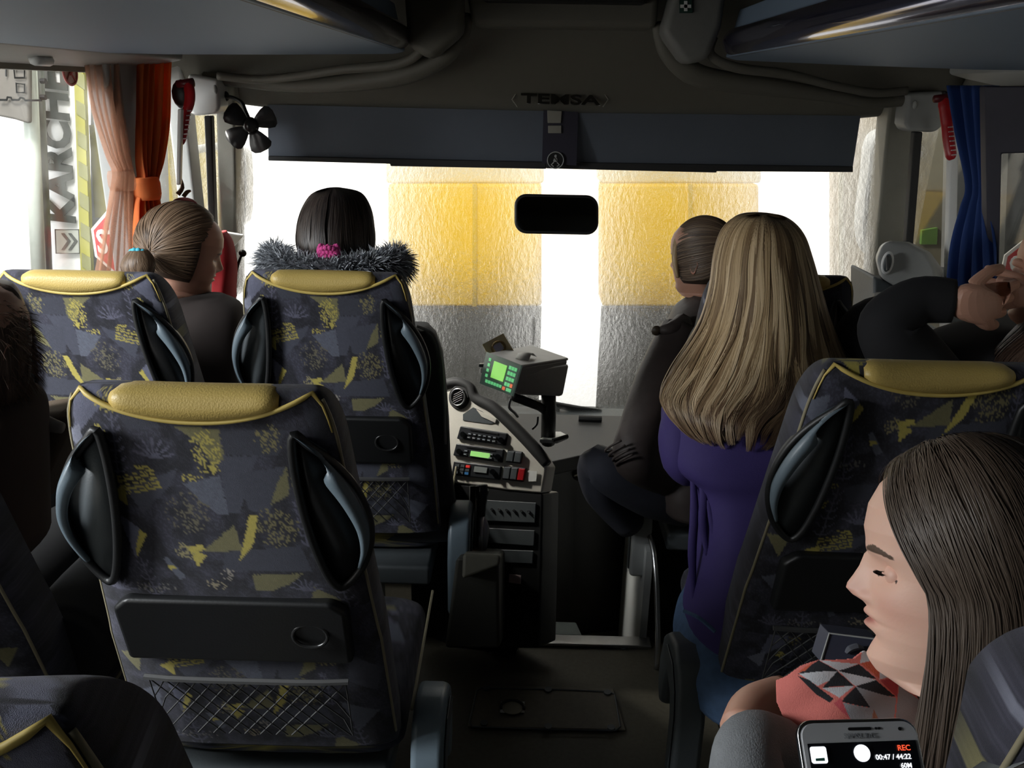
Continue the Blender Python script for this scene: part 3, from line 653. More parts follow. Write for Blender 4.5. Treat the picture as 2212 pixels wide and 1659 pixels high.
cprism(sub(r3, .45, .2, .72, .6), 'screen', mat('lcd_grey', (.25, .27, .26), .3), u3, .011, .002)
for k in range(3):
    for r in range(3):
        m_ = mat('lit_red', (.8, .05, .04), .4, emit=.15) if (k, r) == (2, 0) else mat('blue_button', (.05, .2, .45), .4) if (k, r) == (2, 2) else dgrey
        cprism(sub(r3, .05+k*.11, .18+r*.25, .13+k*.11, .36+r*.25), 'button', m_, u3, .011, .003)
MB().tube([cp(*lerp4(r3, .84, .45), .008), cp(*lerp4(r3, .84, .45), .020)], .008, 12).build('knob', dgrey, u3)
for q, nn, reds in (([(1096, 972), (1128, 976), (1124, 1002), (1091, 998)], 2, ()), ([(1088, 1006), (1136, 1011), (1130, 1041), (1084, 1036)], 3, (2,))):
    fr = cprism(q, 'switch_panel', black, cons, .005, .006, .002)
    for k in range(nn):
        m_ = red if k in reds else dgrey
        sw = cprism(sub(q, (k+.06)/nn, .08, (k+.94)/nn, .92), 'rocker_switch', m_, fr, .012, .007, .002)
cprism([(1140, 1017), (1160, 1018), (1158, 1040), (1142, 1040)], 'paper_label', mat('paper', (.8, .8, .76), .7), cons, .006, .002)
# lower console details
for (a, b2, c_, d_) in (((1045, 1080), (1158, 1086), (1155, 1130), (1045, 1125)), ((1045, 1140), (1155, 1146), (1153, 1180), (1045, 1172)), ((1050, 1186), (1152, 1190), (1150, 1218), (1052, 1214))):
    cprism([a, b2, c_, d_], 'tray', dgrey, cons, .002, .004, .003)
for k in range(6): MB().tube([cp(1062+k*16, 1100+k, .002), cp(1062+k*16, 1100+k, .008)], .004, 8).build('small_knob', grey_pl, cons)
cprism([(1100, 1240), (1125, 1243), (1124, 1262), (1099, 1258)], 'ticket_sticker', mat('paper_pink', (.55, .42, .40), .7), cons, .004, .002)
# flat top of the dash and front skirt
dash = thing('dash_shelf', 'dark grey dash shelf under the windscreen with bright water-light sheen', 'dashboard', PD(1290, 930, 2.6))
zt = PY(1290, 965, 2.55)[2]
dt = mat('dash_top', (.012, .0125, .013), .55, bump=.2, bscale=500)
top = [PZ(1182, 1000, zt), PZ(1250, 985, zt), PZ(1400, 972, zt), np.array([.75, 2.45, zt]), np.array([1.20, 2.42, zt]), np.array([1.20, 2.84, zt]), np.array([-1.2, 2.84, zt]), np.array([-1.2, 2.75, zt]), PZ(1060, 915, zt)]
MB().prism(top, (0, 0, -.05)).build('shelf', dt, dash, bev=.006)
sk = [top[0], top[1], top[2], top[3], top[4]]
MB().prism([p+[0, .02, -.04] for p in sk]+[np.array([1.2, 2.84, zt-.04]), np.array([-.2, 2.84, zt-.04])], (0, 0, -.9)).build('front_skirt', black, dash)
MB().prism([PY(x, y, 2.50) for x, y in [(1178, 1006), (1360, 988), (1360, 1040), (1250, 1050), (1174, 1064)]], (0, .05, 0)).build('glovebox_band', conm, dash, bev=.006)
MB().ell(PY(1262, 1020, 2.5), (.055, .03, .032), 16, 10).build('grip_recess', black, dash, smooth=True)
MB().tube([PY(1240, 1028, 2.475), PY(1262, 1022, 2.468), PY(1285, 1010, 2.475)], .005, 8, sub=4).build('grip', steel, dash, smooth=True)
MB().tube([PZ(1250, 903, zt+.01), PZ(1300, 905, zt+.01)], .010, 8).build('vent_strip', rubber, dash)
MB().tube([PZ(1345, 905, zt+.01), PZ(1385, 906, zt+.01)], .008, 8).build('vent_strip', rubber, dash)
bs = belt_sticker('round seat belt pictogram on the glovebox band below the dash shelf', 1196, 1038, 2.48, .026)
# wiper outside
wp = thing('windscreen_wiper', 'black wiper arm lying low across the outside of the windscreen', 'wiper', PY(1250, 880, 3.05))
MB().tube([PY(1100, 862, 3.05), PY(1190, 872, 3.05), PY(1245, 884, 3.05), PY(1300, 888, 3.05)], [.008, .012, .016, .006], 8).build('wiper_arm', black, wp, smooth=True)
MB().tube([PY(1205, 876, 3.05), np.array([PY(1205, 876, 3.05)[0], 3.06, .30])], .009, 8).build('pivot', black, wp)
MB().tube([PY(1155, 748, 3.05), PY(1157, 690, 3.05)], .0035, 6).build('aerial', black, wp)
# gear lever and side box
g = thing('gear_lever', 'black gear lever with tall grip standing beside the aisle seat', 'lever', PD(1040, 1180, 2.2))
MB().tube([PD(1040, 1048, 2.2), PD(1041, 1062, 2.2), PD(1040, 1090, 2.2), PD(1040, 1115, 2.2)], [.016, .018, .013, .010], 12, sub=4).build('grip', mat('gloss_black', (.02, .02, .02), .15), g, smooth=True)
MB().tube([PD(1040, 1112, 2.2), PD(1038, 1210, 2.2)], .007, 8).build('shaft', steel, g, smooth=True)
MB().tube([PD(1040, 1110, 2.21), PD(1045, 1140, 2.21), PD(1042, 1180, 2.21), PD(1034, 1215, 2.21)], [.006, .015, .013, .004], 10, sub=4).build('gaiter_trim', mat('worn_zinc', (.4, .4, .4), .35, metal=.8), g, smooth=True)
MB().tube([PD(1022, 1050, 2.22), PD(1018, 1230, 2.22)], .010, 8).build('side_post', black, g, smooth=True)
bx = thing('engine_cover', 'dark padded step box beside the gear lever on the floor', 'box', PD(1040, 1220, 2.05))
def hx(pts, name, m, par, bev=.01, **k): return MB().hexa([PD(*p) for p in pts]).build(name, m, par, bev=bev, **k)
hx([(985, 1205, 2.0), (1078, 1208, 2.0), (1080, 1400, 2.15), (960, 1400, 2.15), (1005, 1180, 2.3), (1090, 1186, 2.3), (1095, 1370, 2.45), (1000, 1370, 2.45)], 'box_body', mat('dim_vinyl', (.06, .058, .05), .6), bx)
hx([(1000, 1195, 1.98), (1082, 1198, 1.98), (1080, 1222, 1.98), (998, 1252, 1.98), (1010, 1183, 2.3), (1088, 1187, 2.3), (1090, 1200, 2.3), (1010, 1215, 2.3)], 'lid', mat('tan_vinyl', (.12, .115, .09), .6), bx)
# ticket printer on its stand
tk = thing('ticket_machine', 'grey ticket machine with lit green keypad and screen on black stand', 'ticket machine', PD(1150, 900, 2.3))
Fp = [(1056, 765), (1126, 792), (1108, 853), (1042, 828)]
Dq = [2.22, 2.14, 2.12, 2.20]
body = [PD(x, y, d_) for (x, y), d_ in zip(Fp, Dq)]
back = [PD(1148, 748, 2.46), PD(1228, 776, 2.38), PD(1218, 826, 2.36), PD(1130, 820, 2.44)]
kd = mat('machine_grey', (.16, .16, .155), .5, bump=.1); kt = mat('machine_top', (.33, .33, .31), .5)
B_ = MB().hexa([body[0], body[1], body[2], body[3], back[0], back[1], back[2], back[3]]).build('casing', kd, tk, bev=.008)
up = np.array([0, 0, .004])
MB().hexa([body[0]+up, body[1]+up, body[1]-up, body[0]-up, back[0]+up, back[1]+up, back[1]-up, back[0]-up]).build('top_cover', kt, tk, bev=.003)
hx([(1126, 800, 2.15), (1228, 785, 2.37), (1214, 856, 2.30), (1110, 852, 2.13), (1128, 800, 2.24), (1229, 786, 2.40), (1215, 856, 2.38), (1125, 852, 2.28)], 'side_case', kd, tk)
fn = np.cross(body[1]-body[0], body[3]-body[0]); fn /= np.linalg.norm(fn)
if np.dot(fn, CAM-body[0]) < 0: fn = -fn
def fq(u, v, o=.003): return body[0]*(1-u)*(1-v)+body[1]*u*(1-v)+body[2]*u*v+body[3]*(1-u)*v+fn*o
def fpr(u0, v0, u1, v1, name, m, par, o=.004, d_=.002): return MB().prism([fq(u0, v0, o), fq(u1, v0, o), fq(u1, v1, o), fq(u0, v1, o)], -fn*d_).build(name, m, par)
pan = fpr(-.04, -.04, 1.03, 1.04, 'keypad_panel', mat('panel_green_grey', (.16, .24, .20), .35, emit=.10), tk, .006, .006)
fpr(.27, .16, .66, .72, 'screen', mat('lcd_bright', (.33, .85, .16), .4, emit=.55), pan, .009)
kg = mat('key_green', (.2, .8, .32), .4, emit=.42); kr = mat('key_red', (.95, .22, .10), .4, emit=.5)
for k in range(3):
    for r in range(4): fpr(.73+k*.085, .12+r*.19, .79+k*.085, .24+r*.19, 'key', kr if (k, r) == (2, 3) else kg, pan, .009)
for k in range(6): fpr(.14+k*.09, .84, .20+k*.09, .94, 'key', kg, pan, .009)
fpr(.70, .86, .77, .97, 'key', kr, pan, .009); fpr(.82, .86, .96, .97, 'key', kg, pan, .009)
for r in range(4): fpr(.10, .12+r*.18, .16, .22+r*.18, 'key', kg, pan, .009)
hx([(1034, 786, 2.3), (1052, 786, 2.3), (1050, 795, 2.3), (1034, 793, 2.3), (1036, 784, 2.36), (1054, 784, 2.36), (1052, 792, 2.36), (1036, 791, 2.36)], 'card_slot', dgrey, tk, .002)
hx([(1037, 795, 2.31), (1050, 796, 2.31), (1048, 806, 2.31), (1037, 806, 2.31), (1038, 795, 2.33), (1051, 796, 2.33), (1049, 806, 2.33), (1038, 806, 2.33)], 'reader_light', white_pl, tk, .001)
MB().tube([PD(1185, 850, 2.3), PD(1185, 900, 2.32), PD(1184, 955, 2.36)], .026, 14, flat=.8).build('stand_column', black, tk, smooth=True)
MB().tube([PD(1112, 858, 2.2), PD(1165, 878, 2.28), PD(1182, 890, 2.32)], .012, 8).build('bracket', black, tk, smooth=True)
MB().prism([PD(x, y, d_) for x, y, d_ in [(1165, 948, 2.30), (1205, 950, 2.30), (1228, 940, 2.38), (1212, 932, 2.44), (1188, 932, 2.44)]], (0, 0, -.012)).build('base_plate', grey_pl, tk, bev=.003)
MB().tube([PD(1194, 952, 2.29), PD(1226, 942, 2.31)], .006, 8).build('clamp_screw', black, tk)
MB().tube([PD(1103, 862, 2.25), PD(1100, 880, 2.27), PD(1112, 892, 2.3), PD(1118, 900, 2.34)], .004, 6, sub=5).build('cable', grey_pl, tk, smooth=True)
MB().tube([PD(1162, 900, 2.3), PD(1160, 916, 2.31), PD(1150, 927, 2.32)], .003, 6, sub=5).build('cable', black, tk, smooth=True)
pr = thing('receipt', 'white paper receipt curling out of the ticket machine top', 'receipt', PD(1140, 780, 2.25))
rr = []
for i in range(7):
    v = i/6; a = PD(1112+v*18, 786-v*20, 2.22+v*.06)+[0, 0, .012+.010*math.sin(v*5)]; b2 = PD(1142+v*17, 790-v*16, 2.21+v*.06)+[0, 0, .014+.012*math.sin(v*4)]
    rr.append([a, (a+b2)/2+[0, 0, .003], b2])
o = MB().loft(rr, caps=False, closed=False).build('paper', mat('paper', (.8, .8, .76), .7), pr, smooth=True); o.modifiers.new('s', 'SOLIDIFY').thickness = .0006
cdn = thing('picture_card', 'cream card with a small printed cap figure stuck behind ticket machine', 'card', PD(1078, 750, 2.3))
q4 = [PD(1042, 744, 2.30), PD(1087, 720, 2.32), PD(1114, 764, 2.32), PD(1060, 778, 2.30)]
nn_ = np.cross(q4[1]-q4[0], q4[3]-q4[0]); nn_ /= np.linalg.norm(nn_); nn_ *= -1 if np.dot(nn_, CAM-q4[0]) < 0 else 1
MB().prism(q4, -nn_*.002).build('card', mat('cream_card', (.75, .68, .42), .6), cdn)
cc_ = q4[0]+(q4[2]-q4[0])*.5; eu = (q4[1]-q4[0])/np.linalg.norm(q4[1]-q4[0]); ev = (q4[3]-q4[0])/np.linalg.norm(q4[3]-q4[0])
brn = mat('card_brown', (.28, .2, .08), .6)
MB().tube([cc_+nn_*.001+eu*.019*math.cos(a)+ev*(.017*math.sin(a)-.004) for a in np.arange(18)*2*PI/18], .0035, 6, closed=True).build('printed_ring', brn, cdn)
MB().prism([cc_+nn_*.0025+eu*x+ev*y for x, y in [(-.013, -.016), (.012, -.016), (.013, .006), (-.012, .007)]], -nn_*.001).build('printed_square', mat('card_lilac', (.5, .5, .68), .6), cdn)
for s in (-1, 1): MB().tube([cc_+nn_*.001+eu*s*.010+ev*.014, cc_+nn_*.001+eu*s*.016+ev*.026], .003, 6).build('printed_foot', brn, cdn)
# ================================================================== outside: the wash hall
hallw = mat('hall_wall', (.22, .215, .19), .7, vary=.3, scale=6, bump=.3, bscale=30)
concrete = mat('wet_concrete', (.10, .10, .095), .35, vary=.4, scale=5)
struct(MB().box((-7, -6, -1.2), (7, 6.9, -1.1)).build('floor_hall', concrete))
struct(MB().box((-7, -6, 3.4), (7, 6.9, 3.5)).build('ceiling_hall', hallw))
struct(MB().box((3.6, -6, -1.1), (3.7, 6.9, 3.4)).build('wall_hall', hallw))
gold = mat('wash_yellow', (.86, .50, .006), .6, vary=.3, scale=3)
cream = mat('wash_cream', (.62, .57, .42), .6, vary=.15, scale=4)
dk = mat('wash_dark', (.05, .049, .042), .55, vary=.35, scale=5)
def panelY(px0, px1, py0, py1, Y, m, name, par, th=.06, bev=0):
    return MB().prism([PY(px0, py0, Y), PY(px1, py0, Y), PY(px1, py1, Y), PY(px0, py1, Y)], (0, th, 0)).build(name, m, par, bev=bev)
for k, (a, b2, lab) in enumerate(((838, 1170, 'yellow wash gantry with dark lower curtain seen left of the mirror'), (1300, 1640, 'yellow wash gantry with dark lower curtain seen right of the mirror'))):
    g_ = thing('wash_gantry', lab, 'gantry', PY((a+b2)/2, 900, 5.6)); g_.location[2] = -1.1
    panelY(a, b2, 398, 662, 5.6, gold, 'yellow_panel', g_, .30, .02)
    panelY(a-5, b2+5, 250, 396, 5.65, cream, 'cream_panel', g_, .25, .02)
    q = [PY(a, 664, 5.64), PY(b2, 664, 5.64)]
    for j in range(14):
        t0, t1 = j/14, (j+1.0)/14; p0 = q[0]+(q[1]-q[0])*t0; p1 = q[0]+(q[1]-q[0])*t1
        MB().hexa([(p0[0], p0[1], -1.1), (p1[0], p1[1]-.012, -1.1), p1+[0, -.012, 0], p0, (p0[0], p0[1]+.05, -1.1), (p1[0], p1[1]+.05, -1.1), (p1[0], p1[1]+.05, p1[2]), (p0[0], p0[1]+.05, p0[2])]).build('curtain_slat', dk, g_)
    for (x, y) in ((a+(b2-a)*.55, 398),): panelY(x, x+9, 398, 662, 5.585, mat('wash_ochre', (.5, .34, .02), .6), 'panel_joint', g_, .02)
g_ = thing('wash_wall_panel', 'cream wash hall panel behind the right end of the windscreen', 'panel', PY(1870, 900, 5.8)); g_.location[2] = -1.1
panelY(1800, 2010, 180, 1000, 5.8, mat('wash_beige', (.52, .43, .30), .6, vary=.35, scale=8), 'board', g_, .1, .02); panelY(1812, 1822, 180, 1000, 5.78, cream, 'board_trim', g_, .03)
# ---- left: gantry leg with lettering strip, pipes and stop sign
leg = thing('lettered_gantry', 'wash gantry leg with tall vertical lettering and black and yellow edge', 'gantry', PY(140, 560, 3.6)); leg.location[2] = -1.1
dw = mat('sign_white', (.90, .93, .93), .45, vary=.12, scale=9)
def colY(xt, xb, yt, yb, w0, w1, Y, m, name, par, th=.05, bev=0):
    return MB().prism([PY(xt, yt, Y), PY(xt+w0, yt, Y), PY(xb+w1, yb, Y), PY(xb, yb, Y)], (0, th, 0)).build(name, m, par, bev=bev)
colY(85, 112, 90, 640, 76, 66, 3.62, dw, 'lettering_board', leg, .08)
colY(157, 176, 90, 640, 20, 22, 3.60, mat('warning_yellow', (.40, .38, .08), .5), 'warning_strip', leg, .03)
for k in range(7):
    y = 150+k*66; x = 160+(y-90)*.035
    MB().prism([PY(x, y, 3.595), PY(x+20, y+12, 3.595), PY(x+21, y+44, 3.595), PY(x+1, y+30, 3.595)], (0, .004, 0)).build('hazard_bar', mat('faded_grey', (.27, .27, .12), .6), leg)
up = PY(98, 130, 3.6)-PY(122, 480, 3.6); up /= np.linalg.norm(up)
ink = mat('sign_ink', (.06, .065, .055), .6)
base = PY(136, 482, 3.6)
fm = frame_from(base, up, (-1, 0, 0)); 
tx = text('KÄRCHER', 'lettering', ink, leg, fm, .165, .004, bold=.0065, align='LEFT', sx=.98)
aq = [PY(x, y, 3.6) for x, y in [(119, 496), (170, 496), (172, 547), (121, 547)]]
MB().prism(aq, (0, .004, 0)).build('arrow_plate', mat('plate_grey', (.45, .47, .42), .5), leg)
MB().tube(aq, .003, 4, closed=True).build('plate_border', ink, leg)
for k in range(2):
    x = 132+k*15; MB().prism([PY(a, b2, 3.595) for a, b2 in [(x, 504), (x+6, 504), (x+20, 521), (x+6, 540), (x, 540), (x+13, 521)]], (0, .004, 0)).build('chevron', ink, leg)
colY(196, 196, 120, 1500, 240, 240, 3.75, mat('leg_grey', (.13, .13, .12), .6, vary=.1), 'leg_column', leg, .25)
colY(192, 205, 270, 470, 45, 60, 3.70, mat('olive_yellow', (.20, .18, .05), .6), 'side_panel', leg, .04)
colY(360, 372, 250, 640, 110, 100, 3.72, mat('olive_gold', (.26, .20, .04), .5, vary=.6, scale=30), 'side_panel', leg, .04)
pp = thing('standpipe', 'pale vertical pipe pair left of the tall lettering board', 'pipe', PY(90, 560, 3.4)); pp.location[2] = -1.1
MB().tube([PY(60, 90, 3.4), PY(86, 640, 3.4)], .028, 12).build('pipe', mat('pipe_pale', (.5, .55, .5), .4), pp, smooth=True)
MB().tube([PY(74, 90, 3.5), PY(99, 640, 3.5)], .030, 12).build('pipe', mat('pipe_dark', (.13, .15, .14), .4), pp, smooth=True)
for y in (142, 175, 210): MB().tube([PY(88, y, 3.36), PY(99, y, 3.36)], .010, 8).build('pipe_clip', black, pp)
cb = thing('control_housing', 'grey curved machine housing above the bright light at far left', 'housing', PY(20, 200, 3.3))
MB().prism([PY(x, y, 3.3) for x, y in [(-80, 80), (62, 80), (62, 268), (30, 258), (-10, 250), (-80, 246)]], (0, .03, 0)).build('shell', mat('housing_grey', (.13, .12, .105), .6), cb, bev=.01)
for q in ([(30, 148), (53, 150), (53, 168), (32, 168)], [(35, 180), (53, 182), (53, 200), (36, 200)]):
    MB().tube([PY(x, y, 3.29) for x, y in q], .004, 4, closed=True).build('cut_out', black, cb)
MB().tube([PY(x, y, 3.285) for x, y in [(0, 216), (14, 216), (16, 210), (24, 211), (26, 216), (40, 216), (44, 211), (52, 213), (54, 217), (90, 217)]], .004, 5).build('panel_gap', black, cb)
MB().tube([PY(13, 140, 3.29), PY(13, 165, 3.29)], .003, 5).build('slot', black, cb)
def stop(lab, px, py, Y, r, txt='STOP'):
    t = thing('stop_sign', lab, 'road sign', PY(px, py, Y)); c = PY(px, py, Y)
    o8 = lambda R, dy: [c+[R*math.cos(a), dy, R*math.sin(a)] for a in (np.arange(8)+.5)*PI/4]
    MB().prism(o8(r, 0), (0, .006, 0)).build('border', mat('sign_border', (.62, .62, .58), .5), t)
    MB().prism(o8(r*.91, -.004), (0, .005, 0)).build('red_face', mat('sign_red', (.42, .02, .025), .5), t)
    text(txt, 'lettering', mat('sign_letters', (.72, .72, .68), .5), t, frame_from(c+[0, -.006, 0], (1, 0, -.01), (0, 0, 1)), r*.92, .002, bold=r*.02, sx=.72)
    MB().tube([c+[0, .02, -r*.9], (c[0], c[1]+.02, -1.1)], .02, 8).build('sign_post', steel, t); return t
stop('octagonal stop sign outside the left window behind the see-through peach sheet', 272, 526, 3.45, .150)
stop('octagonal stop sign outside the right window, mostly cut off', 2242, 585, 3.2, .150)
# right: tall beige machine, mirror outside, dark wall
rm = thing('wash_column', 'tall dull beige wash column outside the front door glass', 'column', PY(2030, 500, 3.8)); rm.location[2] = -1.1
colY(1995, 1940, 230, 800, 90, 140, 3.8, mat('column_beige', (.24, .215, .15), .6, vary=.4, scale=5), 'column_body', rm, .3)
MB().prism([PY(x, y, 3.78) for x, y in [(1992, 498), (2026, 492), (2024, 528), (1990, 528)]], (0, .02, 0)).build('green_label', mat('green_label', (.13, .26, .05), .6), rm)
rw = thing('wash_side_wall', 'grey hall side panel beyond the right rear window', 'panel', PY(2200, 500, 3.5)); rw.location[2] = -1.1
colY(2068, 2050, 180, 800, 300, 300, 3.5, mat('side_grey', (.12, .125, .125), .6, vary=.2), 'board', rw, .1); colY(2166, 2156, 330, 660, 12, 9, 3.48, mat('side_edge', (.3, .3, .28), .5), 'board_trim', rw, .03)
def mirror_(lab, box_, g1, g2, Y):
    t = thing('wing_mirror', lab, 'mirror', PY(box_[0][0], box_[0][1], Y))
    P = cat(np.array([PY(x, y, Y) for x, y in box_]), 4, True); b = MB().prism(list(P), (0, .09, 0)).build('housing', white_pl, t, bev=.008)
    for g in (g1, g2):
        if g: MB().prism(list(cat(np.array([PY(x, y, Y-.012) for x, y in g]), 4, True)), (0, .01, 0)).build('mirror_glass', mat('mirror_dark', (.22, .23, .24), .12, metal=.9, vary=.6, scale=30), t)
    c = P.mean(0); sx = 1 if c[0] > 0 else -1; MB().tube([c+[0, .05, .12], (sx*1.24, c[1], c[2]+.16), (sx*1.25, 2.99, c[2]+.16)], .014, 8, sub=3).build('mirror_arm', white_pl, t, smooth=True)
    return t
mirror_('white wing mirror with two glasses outside the right windscreen corner', [(1905, 284), (1935, 290), (1930, 420), (1915, 560), (1890, 560), (1868, 530), (1864, 470), (1875, 380), (1884, 310)], [(1900, 302), (1925, 302), (1920, 345), (1908, 350), (1898, 330)], [(1884, 376), (1912, 374), (1904, 450), (1892, 530), (1874, 520), (1872, 450)], 3.15)
mirror_('narrow wing mirror outside the left windscreen corner', [(508, 330), (528, 330), (532, 420), (528, 478), (512, 486), (506, 420)], [(512, 338), (524, 338), (527, 420), (524, 470), (514, 476), (510, 420)], None, 3.2)
# ================================================================== small things inside
def curtain(lab, rows, m, folds=6, amp=.012, al=None, name='curtain', tie=None):
    t = thing(name, lab, 'curtain', PD(rows[0][0], rows[0][2], rows[0][3]))
    R = cat(np.array(rows, float), 6); V_ = []
    n = folds*10
    for k, (xl, xr, y, Dl, Dr) in enumerate(R):
        a, b2 = PD(xl, y, Dl), PD(xr, y, Dr); nrm = np.cross(b2-a, [0, 0, 1.]); nrm /= np.linalg.norm(nrm)+1e-9
        row = []
        for i in range(n+1):
            u = i/n; row.append(a+(b2-a)*u+nrm*amp*(math.sin(u*folds*2*PI+.9*math.sin(k*.13))+.35*math.sin(u*folds*4.7+k*.05)))
        V_.append(row)
    o = MB().loft(V_, caps=False, closed=False).build('cloth', m, t, smooth=True); o.modifiers.new('s', 'SOLIDIFY').thickness = .0015
    if tie:
        b = MB()
        for (xl, xr, y, D, h) in tie:
            a, b2 = PD(xl, y, D), PD(xr, y+4, D); c = (a+b2)/2; rx = np.linalg.norm(b2-a)/2; hh = h/F_*D
            rings = [[c+[rx*math.cos(q)*s, .035*math.sin(q)*s, dz] for q in np.arange(20)*2*PI/20] for dz, s in ((-hh/2, .92), (-hh/4, 1.03), (hh/4, 1.03), (hh/2, .92))]
            b.loft(rings)
        b.build('tie_band', m, t, smooth=True, bev=0)
    return t
def clothmat(name, col, tl=.5, alpha=1.0, streak=None):
    m, N, L = nodes(name); out = N['Material Output']; b = N['Principled BSDF']; b.inputs['Base Color'].default_value = (*col, 1); b.inputs['Roughness'].default_value = .85
    t = N.new('ShaderNodeBsdfTranslucent'); t.inputs[0].default_value = (*col, 1); mx = N.new('ShaderNodeMixShader'); mx.inputs[0].default_value = tl
    L.new(b.outputs[0], mx.inputs[1]); L.new(t.outputs[0], mx.inputs[2]); last = mx
    if alpha < 1:
        tr = N.new('ShaderNodeBsdfTransparent'); m2 = N.new('ShaderNodeMixShader'); m2.inputs[0].default_value = alpha; L.new(tr.outputs[0], m2.inputs[1]); L.new(mx.outputs[0], m2.inputs[2]); last = m2
    L.new(last.outputs[0], out.inputs[0]); MT[name] = m; return m
orange = clothmat('orange_cloth', (.85, .25, .07), .5); peach = clothmat('peach_reflection', (.66, .38, .25), .5, .36); blue = clothmat('blue_cloth', (.035, .085, .30), .3)
curtain('orange gathered curtain with knotted tie beside the door pillar', [(296, 370, 120, 2.24, 2.36), (294, 366, 250, 2.24, 2.35), (296, 352, 340, 2.24, 2.33), (303, 338, 395, 2.25, 2.30), (291, 344, 430, 2.24, 2.31), (289, 356, 480, 2.24, 2.33), (288, 370, 580, 2.24, 2.36)], orange, 5, .014, tie=[(290, 345, 405, 2.26, 46)])
curtain('see-through peach sheet for the reflection of the orange curtain, before the stop sign', [(178, 258, 120, 2.06, 2.16), (192, 264, 220, 2.06, 2.17), (228, 278, 330, 2.10, 2.18), (246, 286, 372, 2.12, 2.19), (240, 288, 412, 2.12, 2.19), (226, 288, 480, 2.10, 2.19), (205, 290, 600, 2.08, 2.19)], peach, 5, .010, tie=[(236, 290, 388, 2.15, 40)])  # mirror image of the orange curtain in the glass, modelled as cloth
curtain('royal blue gathered curtain beside the right front window', [(2050, 2156, 185, 2.22, 2.10), (2072, 2152, 290, 2.20, 2.10), (2098, 2146, 400, 2.18, 2.10), (2086, 2146, 450, 2.2, 2.10), (2060, 2150, 530, 2.22, 2.10), (2044, 2150, 640, 2.22, 2.10)], blue, 4, .014)
for lab, X, pxs, Y in (('long window control plate on the left pillar', XL+.06, None, 0),):
    t = thing('pillar_plate', 'narrow embossed plate on the grey pillar between the left curtains', 'plate', PD(281, 240, 2.30))
    MB().tube([PD(x, y, 2.30) for x, y in [(274, 188), (288, 190), (289, 290), (275, 288)]], .002, 5, closed=True).build('plate_rim', grey_pl, t)
    for y in (245, 252, 286): MB().tube([PD(276, y, 2.29), PD(287, y, 2.29)], .0015, 4).build('slot', black, t)
# red hammers
def hammer(lab, pts, D, side):
    t = thing('emergency_hammer', lab, 'hammer', PD(*pts[0], D))
    MB().tube([PD(x, y, D) for x, y in pts], [.008, .017, .017, .016, .015, .016, .015, .007][:len(pts)], 10, flat=.7, sub=3).build('handle', red, t, smooth=True)
    (x0, y0), (x1, y1) = pts[-4], pts[-2]
    for k in range(7):
        x = x0+(x1-x0)*k/6; y = y0+(y1-y0)*k/6; MB().tube([PD(x+2, y, D-.018), PD(x+12, y-1, D-.014)], .0018, 5).build('grip_rib', mat('pale_rib', (.75, .6, .6), .4), t)
    a, b2 = pts[0], pts[1]
    MB().tube([PD(a[0]-16, a[1]+6, D), PD(a[0]+20, a[1]+2, D)], [.010, .012], 10).build('hammer_head', mat('dark_red', (.12, .01, .015), .4), t, smooth=True)
    return t
hammer('red emergency hammer on a dark holder by the orange curtain', [(398, 176), (408, 190), (410, 215), (405, 236), (402, 240), (398, 262), (393, 300), (392, 312)], 2.3, -1)
t = thing('hammer_holder', 'rounded black holder behind the red hammer by the orange curtain', 'holder', PD(395, 205, 2.33))
MB().ell(PD(394, 204, 2.34), (.030, .02, .040), 14, 8).build('holder_body', black, t, smooth=True)
hammer('red emergency hammer hanging beside the blue curtain', [(2034, 208), (2040, 225), (2044, 250), (2046, 268), (2046, 275), (2049, 300), (2054, 335), (2056, 345)], 2.3, 1)
t = thing('hammer_holder', 'black bracket between the right hammer and the blue curtain', 'holder', PD(2052, 235, 2.3))
MB().prism([PD(x, y, 2.3) for x, y in [(2040, 195), (2062, 205), (2068, 262), (2048, 262)]], (0, .02, 0)).build('holder_body', black, t, bev=.003)
# white boxes high on the pillars
def cover(lab, q, D, kx, ky):
    t = thing('plastic_cover', lab, 'cover', PD(*q[0], D))
    MB().prism([PD(x, y, D) for x, y in q], (0, .09, 0)).build('shell', white_pl if kx < 1000 else grey_pl, t, bev=.012, seg=3)
    MB().ell(PD(kx, ky, D-.004), (.007, .006, .013), 10, 8).build('lock_plug', grey_pl, t, smooth=True)
cover('white rounded cover box high on the left windscreen pillar', [(404, 158), (472, 172), (474, 236), (462, 246), (418, 250), (404, 240)], 2.5, 465, 193)
cover('grey rounded cover box high on the right windscreen pillar', [(1962, 200), (2052, 196), (2044, 268), (2022, 286), (1964, 284), (1956, 268)], 2.5, 1976, 226)
# fan
t = thing('dashboard_fan', 'black four-bladed fan on a bent stalk at the left windscreen corner', 'fan', PD(541, 270, 2.48))
fc = PD(541, 272, 2.48); fd = ray(541, 272); fd /= np.linalg.norm(fd); fr_ = np.cross(fd, [0, 0, 1.]); fr_ /= np.linalg.norm(fr_); fu = np.cross(fr_, fd)
MB().ell(fc, (.024, .03, .026), 18, 10).build('motor', mat('gloss_black', (.02, .02, .02), .15), t, smooth=True)
for a0 in (25, 145, 218, 295):
    a = math.radians(a0); rows = []
    for r_, w_ in ((.014, .010), (.030, .020), (.048, .029), (.064, .033), (.074, .026), (.079, .012)):
        c = fc+(fr_*math.cos(a)+fu*math.sin(a))*r_; tt = -fr_*math.sin(a)+fu*math.cos(a)
        rows.append([c-tt*w_+fd*.010, c+fd*-.003, c+tt*w_-fd*.012])
    o = MB().loft(rows, caps=False, closed=False).build('blade', mat('smoke_plastic', (.03, .03, .032), .35), t, smooth=True); o.modifiers.new('s', 'SOLIDIFY').thickness = .0015
